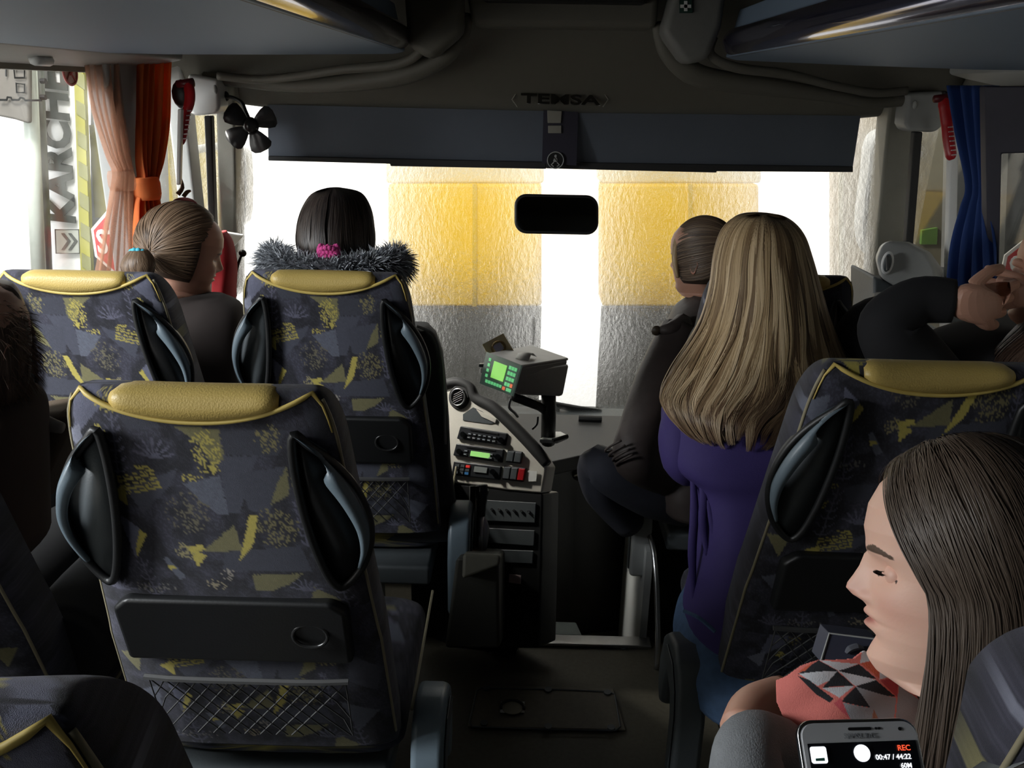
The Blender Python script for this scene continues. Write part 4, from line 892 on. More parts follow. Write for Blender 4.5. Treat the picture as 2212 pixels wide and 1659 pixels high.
MB().tube([PD(488, 208, 2.55), PD(505, 212, 2.52), PD(522, 222, 2.5), PD(530, 240, 2.5), PD(538, 258, 2.5)], .006, 8, sub=5).build('stalk', black, t, smooth=True)
MB().ell(PD(486, 208, 2.56), (.014, .014, .016), 12, 8).build('mount', black, t, smooth=True)
# left corner bits: white mirror base, knob, reindeer toy
t = thing('corner_shelf', 'white plastic corner shelf at the foot of the left windscreen pillar', 'shelf', PD(500, 520, 2.5))
MB().hexa([PD(478, 500, 2.45), PD(528, 508, 2.6), PD(495, 545, 2.5), PD(478, 548, 2.45), PD(480, 498, 2.7), PD(528, 506, 2.75), PD(497, 543, 2.7), PD(480, 545, 2.7)]).build('shell', white_pl, t, bev=.006)
t = thing('knob_lever', 'slim black lever with round knob beside the red jacket', 'lever', PD(505, 620, 2.5))
MB().tube([PD(505, 640, 2.5), PD(506, 600, 2.5), PD(517, 563, 2.5), PD(523, 550, 2.5)], [.010, .008, .004, .004], 8, sub=3).build('lever_arm', black, t, smooth=True)
MB().ell(PD(524, 547, 2.5), (.012, .012, .011), 12, 8).build('knob', black, t, smooth=True)
t = thing('antler_toy', 'small dark red plush with brown antlers above the blond girl', 'toy', PD(395, 435, 2.4))
MB().ell(PD(398, 446, 2.4), (.040, .03, .026), 14, 10).build('plush_body', mat('plush_red', (.16, .012, .014), .9), t, smooth=True)
an = mat('antler_brown', (.14, .085, .05), .8)
MB().tube([PD(384, 420, 2.4), PD(394, 405, 2.4), PD(391, 386, 2.4)], [.007, .006, .003], 8, sub=3).build('antler', an, t, smooth=True)
MB().tube([PD(396, 425, 2.4), PD(404, 415, 2.4), PD(412, 412, 2.4)], [.006, .006, .003], 8, sub=3).build('antler', an, t, smooth=True)
# right: pod on the dash corner
t = thing('corner_fairing', 'pale grey fairing with oval air nozzle at the right windscreen corner', 'fairing', PD(1960, 590, 2.5))
MB().loft([[PD(x, y, D) for x, y in q] for q, D in (([(1893, 560), (1905, 530), (1920, 520), (1960, 524), (2000, 545), (2020, 580), (2022, 616), (1985, 630), (1940, 622), (1905, 600)], 2.42), ([(1890, 556), (1902, 528), (1920, 520), (1965, 522), (2010, 545), (2036, 580), (2045, 616), (1990, 632), (1940, 624), (1900, 600)], 2.62))]).build('shell', grey_pl, t, bev=.012, seg=3)
MB().prism([PD(x, y, 2.5) for x, y in [(1888, 596), (1940, 622), (2000, 628), (2045, 602), (2120, 605), (2120, 700), (1888, 700)]], (0, .2, 0)).build('shelf_edge', dgrey, t, bev=.01)
MB().ell(PD(1917, 568, 2.405), (.018, .01, .034), 16, 10).build('nozzle_ring', white_pl, t, smooth=True)
MB().ell(PD(1917, 568, 2.395), (.012, .008, .026), 16, 10).build('nozzle', dgrey, t, smooth=True)
MB().tube([PD(1917, 553, 2.385), PD(1918, 584, 2.385)], .004, 6).build('nozzle_handle', black, t)
t = thing('small_parts_tray', 'dark tray with shiny cables on the dash behind the black sleeve', 'tray', PD(1915, 650, 2.4))
MB().hexa([PD(1885, 640, 2.3), PD(1965, 630, 2.3), PD(1960, 690, 2.3), PD(1885, 700, 2.3), PD(1885, 632, 2.45), PD(1965, 624, 2.45), PD(1960, 690, 2.45), PD(1885, 700, 2.45)]).build('tray_body', rubber, t, bev=.006)
for q in ([(1890, 650), (1905, 640), (1930, 642), (1950, 634)], [(1895, 662), (1912, 656), (1925, 660), (1940, 650)]): MB().tube([PD(x, y, 2.29) for x, y in q], .004, 8, sub=5).build('cable', mat('gloss_black', (.02, .02, .02), .15), t, smooth=True)
# round stickers: no eating / smoking
def ban(lab, c, ex, ez, r, ring, bgm):
    t = thing('ban_sticker', lab, 'sticker', c); n_ = np.cross(ex, ez); n_ *= -1 if np.dot(n_, CAM-c) < 0 else 1
    MB().prism([c+ex*r*math.cos(a)+ez*r*math.sin(a) for a in np.arange(26)*2*PI/26], -n_*.001).build('disc', bgm, t)
    MB().tube([c+n_*.001+ex*r*.95*math.cos(a)+ez*r*.95*math.sin(a) for a in np.arange(26)*2*PI/26], r*.09, 6, closed=True).build('rim', ring, t)
    for a in (.75, -.75): MB().tube([c+n_*.001+(ex*math.sin(a)+ez*math.cos(a))*r*.85*s for s in (-1, 1)], r*.07, 5).build('stroke', ring, t)
    MB().ell(c+n_*.001, (r*.22, r*.1, r*.3), 8, 6).build('symbol', ring, t)
ban('round white ban sticker on the dark right window surround', PD(2178, 298, 2.07), np.array([.75, .65, 0]), np.array([0, 0, 1.]), .028, navy, white_pl)
ban('round red ban sticker at the top of the left window', PX(150, 154, XL-.02), np.array([0, 1., 0]), np.array([0, 0, 1.]), .034, mat('faded_red', (.4, .10, .09), .5), mat('faded_pink', (.55, .42, .40), .6))
# ================================================================== people
def col(c): return np.array(c, float)
SK = (.50, .27, .19)
def basis(fwd, up=(0, 0, 1)):
    f = np.array(fwd, float); f /= np.linalg.norm(f); u = np.array(up, float); u -= f*np.dot(u, f); u /= np.linalg.norm(u); r = np.cross(f, u)
    return np.stack([r, f, u], 1)                    # columns: right, forward, up
_pz = [(-.012, .030, .020, -.03, .5), (0, .050, .062, -.01, .6), (.010, .038, .080, .01, 1), (.024, .046, .087, .04, 1), (.038, .053, .085, .055, 1), (.050, .058, .087, .065, 1), (.064, .062, .088, .075, 1), (.080, .066, .088, .085, 1),
       (.095, .068, .088, .092, 1), (.110, .070, .088, .098, 1), (.128, .072, .092, .102, 1), (.150, .075, .0955, .103, 1), (.172, .074, .092, .100, 1), (.192, .069, .082, .090, 1), (.208, .058, .066, .072, 1), (.219, .040, .045, .048, 1), (.2245, .018, .02, .022, 1), (.226, .004, .004, .004, 1)]
def head_mesh(name, c, R, parent, scale=1.0, tone=SK, brows=(.10, .06, .04), neck=True, res=(110, 120), smile=0):
    # c: world point of the head's centre (ear level);  R: basis
    zs = np.concatenate([np.linspace(-.10, -.014, 10), np.linspace(-.012, .226, res[0])]); A = np.linspace(0, 2*PI, res[1], endpoint=False)
    T = np.array(_pz); V_ = []; C_ = []
    for z in zs:
        if z < -.013:
            k = (z+.10)/.087; w = .052-.004*k; f = .046+.006*k; b = .052; yc = -.018+.008*k
        else:
            w = np.interp(z, T[:, 0], T[:, 1]); f = np.interp(z, T[:, 0], T[:, 2]); b = np.interp(z, T[:, 0], T[:, 3]); yc = 0
            b = max(b, .05)
        x = w*np.sin(A); ca = np.cos(A); y = np.where(ca > 0, f*np.abs(ca)**(.85 if z > 0 else 1), -b*np.abs(ca)**.9)+yc
        fr = np.clip(ca, 0, 1); colr = np.tile(col(tone), (len(A), 1))
        if z > -.01:
            g = lambda x0, z0, sx, sz: np.exp(-((x-x0)/sx)**2-((z-z0)/sz)**2)*(ca > 0)
            # nose: ridge then ball and wings
            if .070 < z < .125:
                h = np.interp(z, [.070, .0765, .081, .087, .092, .100, .112, .122, .125], [0, .008, .0165, .0225, .0215, .0165, .010, .004, 0])
                sg_ = np.interp(z, [.070, .088, .105, .125], [.012, .0085, .0075, .008]); y = y+h*np.exp(-(x/sg_)**2)*(ca > 0)
            y += .006*(g(.012, .082, .006, .006)+g(-.012, .082, .006, .006))
            y -= .0115*(g(.031, .112, .015, .011)+g(-.031, .112, .015, .011))
            y += .0035*(g(.03, .130, .022, .006)+g(-.03, .130, .022, .006))
            y += .004*(g(.042, .085, .018, .016)+g(-.042, .085, .018, .016))
            y += .0060*g(0, .0665, .020, .0045)+.0062*g(0, .0545, .018, .0045)-.0045*g(0, .0605, .024, .0022)-.004*g(0, .043, .02, .006)+.004*g(0, .020, .018, .012)
            lip = np.clip(g(0, .0605, .0235, .0095)*1.6-.45, 0, 1)[:, None]; colr = colr*(1-lip*.75)+col((.46, .13, .12))*lip*.75
            ck = np.clip(g(.043, .08, .02, .018)+g(-.043, .08, .02, .018)+g(0, .085, .014, .012), 0, 1)[:, None]*.30; colr = colr*(1-ck)+col((.60, .22, .17))*ck
            for s in (-1, 1):
                bx_ = (x-s*.031)/.019; bz = z-(.1335-.0045*bx_**2); bw = ((np.abs(bx_) < 1) & (np.abs(bz) < .0032*(1.1-.5*np.abs(bx_))) & (ca > 0)); colr = np.where(bw[:, None], col(brows), colr)
                ez = z-(.1085-.0022*((x-s*.031)/.013)**2); ew = (np.abs(x-s*.031) < .0135) & (np.abs(ez) < .0012) & (ca > 0); colr = np.where(ew[:, None], col((.03, .02, .02)), colr)
        P = np.stack([x, y, np.full_like(x, z-.11)], 1)*scale; V_.append(P); C_.append(colr)
    n = len(A); K = len(zs); b = MB(); rings = [c+(R @ p.T).T for p in V_]
    b.loft(rings); 
    cols = list(np.concatenate(C_))
    for s in (-1, 1):                                # ears
        ec = np.array([s*.068, -.012, -.008])*scale; n0 = len(b.v)
        ring = []
        for q in np.arange(14)*2*PI/14:
            ring.append((.0*1, .016*math.cos(q)*(1.15 if math.sin(q) > 0 else .8), .030*math.sin(q)))
        L = []
        for o_, k_ in ((-.004, .7), (.006, .95), (.012, 1.08), (.015, 1.0), (.011, .72), (.007, .4)):
            L.append([c+R @ (ec+np.array([s*o_, p[1]*k_*.85-o_*.6, p[2]*k_*.85])*scale) for p in ring])
        b.loft(L); cols += [col(tone)*(1, .85, .82)]*(len(b.v)-n0)
    o = b.build(name, skin, parent, smooth=True); setcol(o, np.array(cols)); return o
def strands(name, parent, paths, w, cols, norms=None, m=None):
    # paths (N,K,3); ribbons of a shallow V section so that they catch light from any side
    N_, K, _ = paths.shape; T = np.gradient(paths, axis=1); T /= np.linalg.norm(T, axis=2, keepdims=True)+1e-9
    if norms is None: norms = np.tile(np.array([0, -1., 0]), (N_, K, 1))
    Sd = np.cross(T, norms); Sd /= np.linalg.norm(Sd, axis=2, keepdims=True)+1e-9; Nn = np.cross(Sd, T)
    t = np.linspace(0, 1, K); prof = np.minimum(1, np.minimum(t*6+.3, (1-t)*3.0+.12))[None, :, None]*w
    a = paths-Sd*prof; b = paths+Nn*prof*.5; c = paths+Sd*prof
    vs = np.stack([a, b, c], 2).reshape(-1, 3); base = (np.arange(N_)*K*3)[:, None, None]; k = (np.arange(K-1)*3)[None, :, None]
    f = []
    for i in (0, 1): f.append(np.stack([base+k+i, base+k+i+1, base+k+i+4, base+k+i+3], -1).reshape(-1, 4))
    f = np.concatenate(f); o = mesh(name, vs, f.tolist(), m or hairm, parent, smooth=True, rec=False); 
    cc = np.repeat(cols, 3, axis=1).reshape(-1, 3) if cols.ndim == 3 else np.repeat(cols, K*3, axis=0); setcol(o, cc); return o
def hair(parent, rows, pal, N_=2200, w=.0016, wav=.006, seed=0, K=26, layers=.10, tip=None, part=0.0, cap=True, capn=1.0, spread=1.0, tipvar=.10, wavf=7, lo=0.0, hi=1.0, contrast=.55, nc=60, name='hair'):
    """rows: (xl, xr, y, D, bulge, wave) from the crown down, outlines measured on the photograph at a real distance D; full volume with hair all round."""
    r = np.random.default_rng(seed); R = cat(np.array([q[:5] for q in rows], float), 8); n = len(R)
    C0 = np.array([PD((a+b)/2, y, D) for a, b, y, D, bu in R]); hw = np.array([(b-a)/2/F_*D for a, b, y, D, bu in R]); bu = R[:, 4]
    X = RC @ np.array([1, 0, 0.]); X = X/np.linalg.norm(X); Yd = np.array([0, 1., 0]); Yd -= X*np.dot(Yd, X)
    if cap:
        Q = np.arange(40)*2*PI/40
        rings = [C0[i]+np.outer(np.cos(Q), X)*hw[i]*.965+np.outer(np.sin(Q), Yd)*bu[i]*.955 for i in range(int(n*capn))]
        o = MB().loft(rings).build(name, hairm, parent, smooth=True); b0 = col(pal[1])*.8; setcol(o, np.tile(b0, (len(o.data.vertices), 1)))
    s0 = r.uniform(lo, hi, N_); dep = 1-layers*r.random(N_)**1.5*.5
    ang = (s0-.5)*PI*1.16*spread
    cph = r.uniform(0, 2*PI, nc); cf = r.uniform(.7, 1.3, nc); camp = r.uniform(.3, 1.0, nc)
    clump = np.clip(((s0-lo)/(hi-lo)*nc).astype(int)+r.integers(-1, 2, N_), 0, nc-1)
    t = np.linspace(0, 1, K)[None, :]; tend = np.clip(1-tipvar*r.random(N_)**2-tipvar*.6*(camp[clump]-.3), .3, 1)[:, None]; tstart = (r.random(N_)**3*.12)[:, None]
    tt = tstart+(tend-tstart)*t; fi = tt*(n-1); i0 = np.clip(fi.astype(int), 0, n-2); fr = (fi-i0)[..., None]
    c = C0[i0]*(1-fr)+C0[i0+1]*fr; h = (hw[i0]*(1-fr[..., 0])+hw[i0+1]*fr[..., 0]); bb = (bu[i0]*(1-fr[..., 0])+bu[i0+1]*fr[..., 0])
    an = ang[:, None]+part*(1-tt)*np.sign(ang)[:, None]+(camp[clump][:, None]*wav*6*tt**1.5)*np.sin(tt*wavf*cf[clump][:, None]+cph[clump][:, None])+.012*np.sin(tt*23+s0[:, None]*90)
    d_ = dep[:, None]+.03*np.sin(tt*9+cph[clump][:, None])*tt
    P = c+(np.sin(an)*h*d_)[..., None]*X-(np.cos(an)*bb*d_)[..., None]*Yd
    Nn = np.sin(an)[..., None]*X-np.cos(an)[..., None]*Yd
    pal_ = np.array([col(p) for p in pal]); pick = r.random(N_); cb = r.random(nc)[clump]; v = np.clip((cb*1.25-.12)*contrast+pick*(1-contrast)*1.0+pick*.15, 0, .999)*(len(pal_)-1); ii = v.astype(int); ff = (v-ii)[:, None]
    base = pal_[ii]*(1-ff)+pal_[np.minimum(ii+1, len(pal_)-1)]*ff; cols = np.repeat(base[:, None, :], K, 1)
    if tip is not None: u = np.clip((tt-.55)/.35, 0, 1)[..., None]*.6; cols = cols*(1-u)+col(tip)*u
    return strands(name+'_strands', parent, P, w, cols, Nn)
def body(name, rows, m, parent, n=36, exp=.75, cols=None, smooth=True, fold=0.0, seed=0):
    """lofted garment or limb from measured outlines: rows (xl, xr, y, D, depth)"""
    R = cat(np.array(rows, float), 5); X = RC @ np.array([1, 0, 0.]); X /= np.linalg.norm(X); Yd = np.array([0, 1., 0]); Yd -= X*np.dot(Yd, X)
    Q = np.arange(n)*2*PI/n; rings = []
    for k, (a, b, y, D, dp) in enumerate(R):
        c = PD((a+b)/2, y, D); h = (b-a)/2/F_*D; f = 1+fold*np.array([vnoise(np.array(q*2.2+7*seed), np.array(k*.22+q*.8), seed) for q in Q])*np.abs(np.sin(Q))
        cs = np.sign(np.cos(Q))*np.abs(np.cos(Q))**exp; sn = np.sign(np.sin(Q))*np.abs(np.sin(Q))**exp
        rings.append(c+np.outer(cs, X)*h+np.outer(sn*f, Yd)*dp)
    return MB().loft(rings).build(name, m, parent, smooth=smooth)
def hand(name, wrist, R, parent, sg=1, curl=.7, scale=1.0, m=None, tone=SK):
    """palm and five fingers; R columns: across the palm (to the thumb side), along the fingers, back of the hand"""
    me = bpy.data.meshes.new(name); vs, es, rad = [], [], []
    def add(p, r_): vs.append(wrist+R @ (np.array(p)*scale)); rad.append(r_*scale); return len(vs)-1
    w0 = add((0, 0, 0), .026); p1 = add((0, .045, 0), .030); 
    es.append((w0, p1)); 
    for k, (x, L) in enumerate(((.030, .072), (.010, .080), (-.011, .074), (-.030, .058))):
        kn = add((x*sg, .078, .0), .0125); es.append((p1, kn)); a = 0; p = np.array([x*sg*1.08, .082, 0]); pr = kn
        for f, c_, r_ in ((.48, .45, .0098), (.30, .6, .0088), (.22, .5, .0075)):
            a += c_*curl; p = p+np.array([0, math.cos(a), -math.sin(a)])*L*f; q = add(p, r_); es.append((pr, q)); pr = q
    t0 = add((.030*sg, .030, -.006), .015); es.append((p1, t0)); t1 = add((.052*sg, .055, -.018), .0115); es.append((t0, t1)); t2 = add((.055*sg, .080, -.030), .0095); es.append((t1, t2))
    off = np.zeros(3); q = parent
    while q is not None: off = off+np.array(q.location); q = q.parent
    me.from_pydata([tuple(v-off) for v in vs], es, []); o = link(name, me, m, parent)
    sk = o.modifiers.new('skin', 'SKIN'); 
    for v, r_ in zip(me.skin_vertices[0].data, rad): v.radius = (r_, r_*.85)
    me.skin_vertices[0].data[0].use_root = True; ss = o.modifiers.new('s', 'SUBSURF'); ss.levels = ss.render_levels = 2
    return o
def scalp(parent, gc, R, pal, mode='down', tie=None, N_=3000, w=.0010, L=.30, lift=.07, seed=0, hl=48, psi0=72, K=30, wav=.006, tgt=None, name='hair', cover=1.0, scale=1.0):
    r = np.random.default_rng(seed); cen = np.array([0, -.004, .018])*scale
    def surf(d, k=1.0):
        rad = np.stack([np.full(d.shape[:-1], .080), np.where(d[..., 1] > 0, .096, .108), np.where(d[..., 2] > 0, .103, .12)], -1)*scale
        return cen+d*rad*(k if np.isscalar(k) else k[..., None])
    def world(P): return gc+P @ R.T
    def dirn(psi, el): return np.stack([np.sin(psi)*np.cos(el), np.cos(psi)*np.cos(el), np.sin(el)], -1)
    def hline(psi): a = np.abs(psi)/math.radians(psi0); return np.radians(np.where(a < 1, hl-(hl-12)*a**2.5, -95))
    A_ = np.linspace(-PI, PI, 145); E_ = np.linspace(-.75, PI/2-.01, 67); vs = []; f = []; idx = {}
    for i in range(144):
        for j in range(66):
            pm, em = (A_[i]+A_[i+1])/2, (E_[j]+E_[j+1])/2
            if em < hline(np.array(pm)) : continue
            q = []
            for a, b in ((i, j), (i+1, j), (i+1, j+1), (i, j+1)):
                a_ = a % 144
                if (a_, b) not in idx: idx[(a_, b)] = len(vs); vs.append(world(surf(dirn(np.array(A_[a_]), np.array(E_[b])), 1.0+lift*.35)))
                q.append(idx[(a_, b)])
            f.append(q)
    o = mesh(name, vs, f, hairm, parent, smooth=True); setcol(o, np.tile(col(pal[0])*.6, (len(vs), 1))); md = o.modifiers.new('s', 'SOLIDIFY'); md.thickness = .006
    def slerp(a, b, t):
        om = np.arccos(np.clip(np.sum(a*b, -1), -.9999, .9999))[:, None, None]; return (np.sin((1-t)*om)*a[:, None]+np.sin(t*om)*b[:, None])/np.sin(om)
    cl = r.integers(0, 70, N_); cv = r.random(70); cp = r.uniform(0, 6.28, 70)
    if mode == 'down':
        q = r.random(N_); q = np.sort(q); cl = (q*69).astype(int); sd = np.where(r.random(N_) < .5, -1., 1.); e = np.radians(hl-4+q*88)+r.normal(0, .03, N_)
        d0 = np.stack([sd*(.03+r.random(N_)**2*.30), np.cos(e), np.sin(e)], -1); d0 /= np.linalg.norm(d0, axis=1, keepdims=True)
        d1 = dirn(sd*(math.radians(psi0)+(PI-math.radians(psi0))*np.clip(q+r.normal(0, .04, N_), 0, 1)), np.full(N_, -.15))
        K1 = K//2; t = np.linspace(0, 1, K1)[None, :, None]; D = slerp(d0, d1, t); k = 1+lift*(.4+.6*r.random(N_))[:, None]*np.ones((1, K1))+.012*np.sin(cp[cl])[:, None]
        P1 = world(surf(D, k)); last = P1[:, -1]; v = (P1[:, -1]-P1[:, -2]); v /= np.linalg.norm(v, axis=1, keepdims=True); K2 = K-K1
        t2 = np.linspace(0, 1, K2+1)[1:][None, :, None]; LL = (L*(1-.18*r.random(N_)**2-.10*cv[cl]))[:, None, None]; dn = np.array([0, 0, -1.])
        fin = np.array([0, 0, -1.]) if tgt is None else np.array(tgt)
        out = (last-gc); out[:, 2] = 0; out /= np.linalg.norm(out, axis=1, keepdims=True)
        P2 = last[:, None]+v[:, None]*LL*.55*(t2-t2**2*.6)+fin*LL*(t2**1.5)+out[:, None]*.012*np.sin(t2*3)+np.array([1, .3, 0])*wav*np.sin(t2*6+cp[cl][:, None, None])*t2
        P = np.concatenate([P1, P2], 1)
    else:
        T = (R.T @ (tie-gc)-cen)/np.array([.08, .108, .103])/scale; T /= np.linalg.norm(T)
        a = r.uniform(-PI, PI, N_); el = np.maximum(hline(a)+.04, -.6)+r.random(N_)**1.6*(1.3); el = np.minimum(el, 1.5); d0 = dirn(a, el)
        t = np.linspace(0, 1, K)[None, :, None]; D = slerp(d0, np.tile(T, (N_, 1)), t); k = 1+lift*(.35+.5*r.random(N_))[:, None]*(1+.35*np.sin(np.linspace(0, PI, K)))[None, :]+.015*np.sin(cp[cl])[:, None]*np.sin(np.linspace(0, PI, K))[None]
        P = world(surf(D, k))
    pal_ = np.array([col(p_) for p_ in pal]); v = np.clip(cv[cl]*.55+r.random(N_)*.5, 0, .999)*(len(pal_)-1); ii = v.astype(int); ff = (v-ii)[:, None]
    base = pal_[ii]*(1-ff)+pal_[np.minimum(ii+1, len(pal_)-1)]*ff
    Nn = P-gc; Nn[..., 2] *= .3; Nn /= np.linalg.norm(Nn, axis=2, keepdims=True)
    return strands(name+'_strands', parent, P, w, base, None if mode == 'x' else Nn)
skin_plain = mat('skin_plain', SK, .5, vary=.08, scale=30, sss=.1)
def shoulders(P, R_, m, name='jacket'): pass
BR = [(.075, .045, .028), (.12, .075, .045), (.20, .13, .08), (.30, .205, .13)]
DK = [(.012, .009, .008), (.022, .016, .014), (.045, .033, .027), (.075, .058, .048)]
BL = [(.085, .052, .028), (.16, .10, .052), (.30, .20, .105), (.52, .37, .20), (.72, .55, .34)]
# ---- pink hair tie passenger
p = thing('person', 'person with dark hair in a ponytail held by a pink tie and grey fur collar', 'person', PD(725, 640, 1.95))
hc = PD(722, 520, 2.02); R = basis((.05, 1, -.12)); head_mesh('body', hc+[0, .03, -.01], R, p, 1.0)
hr = hair(p, [(706, 738, 406, 2.0, .02), (675, 778, 418, 2.0, .07), (655, 798, 448, 2.0, .095), (644, 807, 490, 2.0, .105), (645, 808, 530, 2.0, .10), (660, 800, 560, 2.02, .085), (690, 760, 590, 2.04, .05)], DK, 2600, .0013, .004, 1, part=.1, tipvar=.05)
b = MB()
for k in range(16):
    a = k*2*PI/16; b.ell(PD(711, 543, 1.885)+[.020*math.cos(a), -.004+.012*math.sin(a)*.6, .004*math.sin(a*3)], (.008, .008, .015), 8, 6)
for k in range(14):
    a = k*2*PI/14; b.ell(PD(711, 543, 1.88)+[.019*math.cos(a), -.012*abs(math.sin(a)), .010*math.sin(a)], (.007, .007, .006), 7, 5)
b.build('hair_tie', mat('pink_terry', (.62, .07, .28), .9, vary=.25, bump=.5), p, smooth=True)
hair(p, [(694, 728, 552, 1.885, .018), (690, 738, 575, 1.88, .024), (692, 740, 600, 1.88, .024), (700, 735, 640, 1.88, .02)], DK, 500, .0012, .006, 2, K=12)
body('jacket', [(640, 800, 560, 2.02, .05), (600, 850, 590, 2.0, .10), (590, 870, 640, 2.0, .13), (590, 870, 760, 2.02, .13), (600, 860, 900, 2.05, .13)], mat('dark_coat', (.03, .03, .035), .85), p, fold=.05)
# fur collar: tufts round a ring
r = np.random.default_rng(11); NF = 7500; th = r.uniform(-PI*.08, PI*1.08, NF); ph = r.uniform(0, 2*PI, NF)
fc_ = PD(725, 574, 1.98); rx, ry, rr_ = .142, .100, .036
ctr = np.stack([rx*np.cos(th), -ry*np.sin(th), .012*np.abs(np.cos(th))-.0*th], 1)+fc_
outw = np.stack([np.cos(th), -np.sin(th), 0*th], 1); nrm = outw*np.cos(ph)[:, None]+np.array([0, 0, 1.])*np.sin(ph)[:, None]
root = ctr+nrm*rr_*.6; ln = r.uniform(.018, .042, NF)[:, None]; dirn = nrm+r.normal(0, .35, (NF, 3))+np.array([0, 0, .15]); dirn /= np.linalg.norm(dirn, axis=1, keepdims=True)
K = 5; tt = np.linspace(0, 1, K)[None, :, None]; Pf = root[:, None, :]+dirn[:, None, :]*ln[:, None, :]*tt+np.array([0, 0, -.010])*tt**2+r.normal(0, .004, (NF, 1, 3))*tt**2
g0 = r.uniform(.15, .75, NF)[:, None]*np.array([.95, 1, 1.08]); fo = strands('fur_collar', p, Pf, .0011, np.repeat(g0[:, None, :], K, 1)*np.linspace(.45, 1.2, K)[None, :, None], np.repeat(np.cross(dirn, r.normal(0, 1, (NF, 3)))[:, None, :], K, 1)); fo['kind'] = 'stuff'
rg = [ctr_ for ctr_ in [fc_+[rx*math.cos(a), -ry*math.sin(a), .01] for a in np.linspace(-.3, PI+.3, 24)]]
fb = MB().tube(rg, rr_*.8, 12).build('fur_base', mat('fur_base', (.06, .062, .07), .95), p, smooth=True)
# ---- blond-brown girl with turquoise tie, looking right
p = thing('person', 'girl with light brown hair tied by a turquoise band, head bowed at the window seat', 'person', PD(400, 640, 2.15))
hc = PD(366, 545, 2.18); head_mesh('body', hc+[.030, .02, -.005], basis((.80, .55, -.30)), p, .98)
RA = basis((.80, .55, -.30)); scalp(p, hc+[.030, .02, -.005], RA, BR, 'tied', PD(305, 545, 2.08), 4200, .0010, seed=3, lift=.12, hl=55, psi0=78, scale=1.0)
hair(p, [(282, 318, 540, 2.05, .02), (268, 330, 556, 2.05, .03), (262, 334, 575, 2.05, .03), (270, 330, 600, 2.05, .02)], BR[:3], 600, .0012, .02, 4, K=12)
b = MB()
for k in range(10):
    a = k*2*PI/10; b.ell(PD(299, 547, 2.055)+[.016*math.cos(a), -.010*math.sin(a), .009*math.sin(a)], (.008, .007, .007), 7, 5)
b.build('hair_tie', mat('turquoise_band', (.05, .42, .55), .6, vary=.25), p, smooth=True)
body('jacket', [(400, 480, 640, 2.2, .05), (330, 520, 668, 2.2, .09), (300, 530, 740, 2.2, .12), (300, 530, 900, 2.2, .12)], mat('brown_coat', (.022, .015, .013), .9), p, fold=.08, seed=3)
# ---- red jacket
p = thing('red_jacket', 'red jacket hanging by the left windscreen pillar behind the bowed girl', 'jacket', PD(490, 600, 2.45))
body('jacket_body', [(476, 486, 500, 2.45, .02), (468, 500, 525, 2.45, .04), (464, 508, 575, 2.45, .05), (462, 506, 640, 2.45, .05), (455, 506, 740, 2.45, .05)], mat('red_cloth', (.36, .014, .018), .85, vary=.3, scale=20), p, fold=.3, seed=5)
# ---- girl in front guide seat, profile left
p = thing('person', 'girl in a dark quilted jacket with bun-tied hair on the front door-side seat', 'person', PD(1500, 800, 2.3))
hc = PD(1515, 560, 2.35); RD = basis((-.74, .66, -.12)); head_mesh('body', hc, RD, p, .93)
scalp(p, hc, RD, [(.05, .03, .02), (.09, .06, .04), (.15, .10, .065), (.22, .16, .10)], 'tied', hc+np.array([.085, -.06, .05]), 3600, .0010, seed=6, lift=.08, hl=42, psi0=58, scale=.93)
hair(p, [(1462, 1480, 505, 2.33, .01), (1453, 1472, 530, 2.33, .010), (1452, 1467, 565, 2.33, .008), (1460, 1468, 600, 2.33, .004)], BL[1:4], 300, .0011, .003, 7, K=12)
jk = mat('quilted_jacket', (.055, .042, .038), .6, vary=.2, bump=.3, bscale=60)
body('jacket', [(1500, 1560, 640, 2.34, .06), (1460, 1600, 670, 2.34, .10), (1440, 1610, 720, 2.33, .12), (1425, 1600, 800, 2.30, .13), (1415, 1580, 900, 2.28, .13), (1420, 1560, 1020, 2.25, .12), (1430, 1560, 1090, 2.25, .11)], jk, p, fold=.08, seed=6)
MB().tube([PD(1470, 720, 2.25), PD(1420, 830, 2.18), PD(1385, 930, 2.12), PD(1370, 985, 2.10), PD(1400, 1010, 2.14), PD(1440, 1030, 2.2)], [.060, .062, .058, .056, .055, .05], 18, sub=5).build('sleeve', jk, p, smooth=True)
for k in range(4): MB().tube([PD(1352+k*8, 955+k*10, 2.06)+[.055*math.cos(a)*.9, -.0+.03*math.sin(a), .035*math.cos(a+.8)] for a in np.linspace(1.6, 4.4, 8)], .003, 6, sub=2).build('sleeve_crease', jk, p, smooth=True)
MB().tube([PD(1475, 700, 2.24), PD(1450, 712, 2.2), PD(1425, 712, 2.2)], [.03, .022, .010], 10, sub=4).build('hood_toggle_flap', jk, p, smooth=True)
MB().ell(PD(1418, 714, 2.2), (.014, .012, .014), 12, 8).build('toggle', mat('toggle_brown', (.05, .035, .02), .5), p, smooth=True)
MB().tube([PD(1480, 1080, 2.3), PD(1400, 1060, 2.25), PD(1320, 1022, 2.2), PD(1290, 1005, 2.2), PD(1300, 1060, 2.25), PD(1360, 1130, 2.35)], [.075, .070, .060, .052, .05, .045], 16, sub=5).build('trousers', mat('dark_jeans', (.03, .032, .045), .85, vary=.25), p, smooth=True)
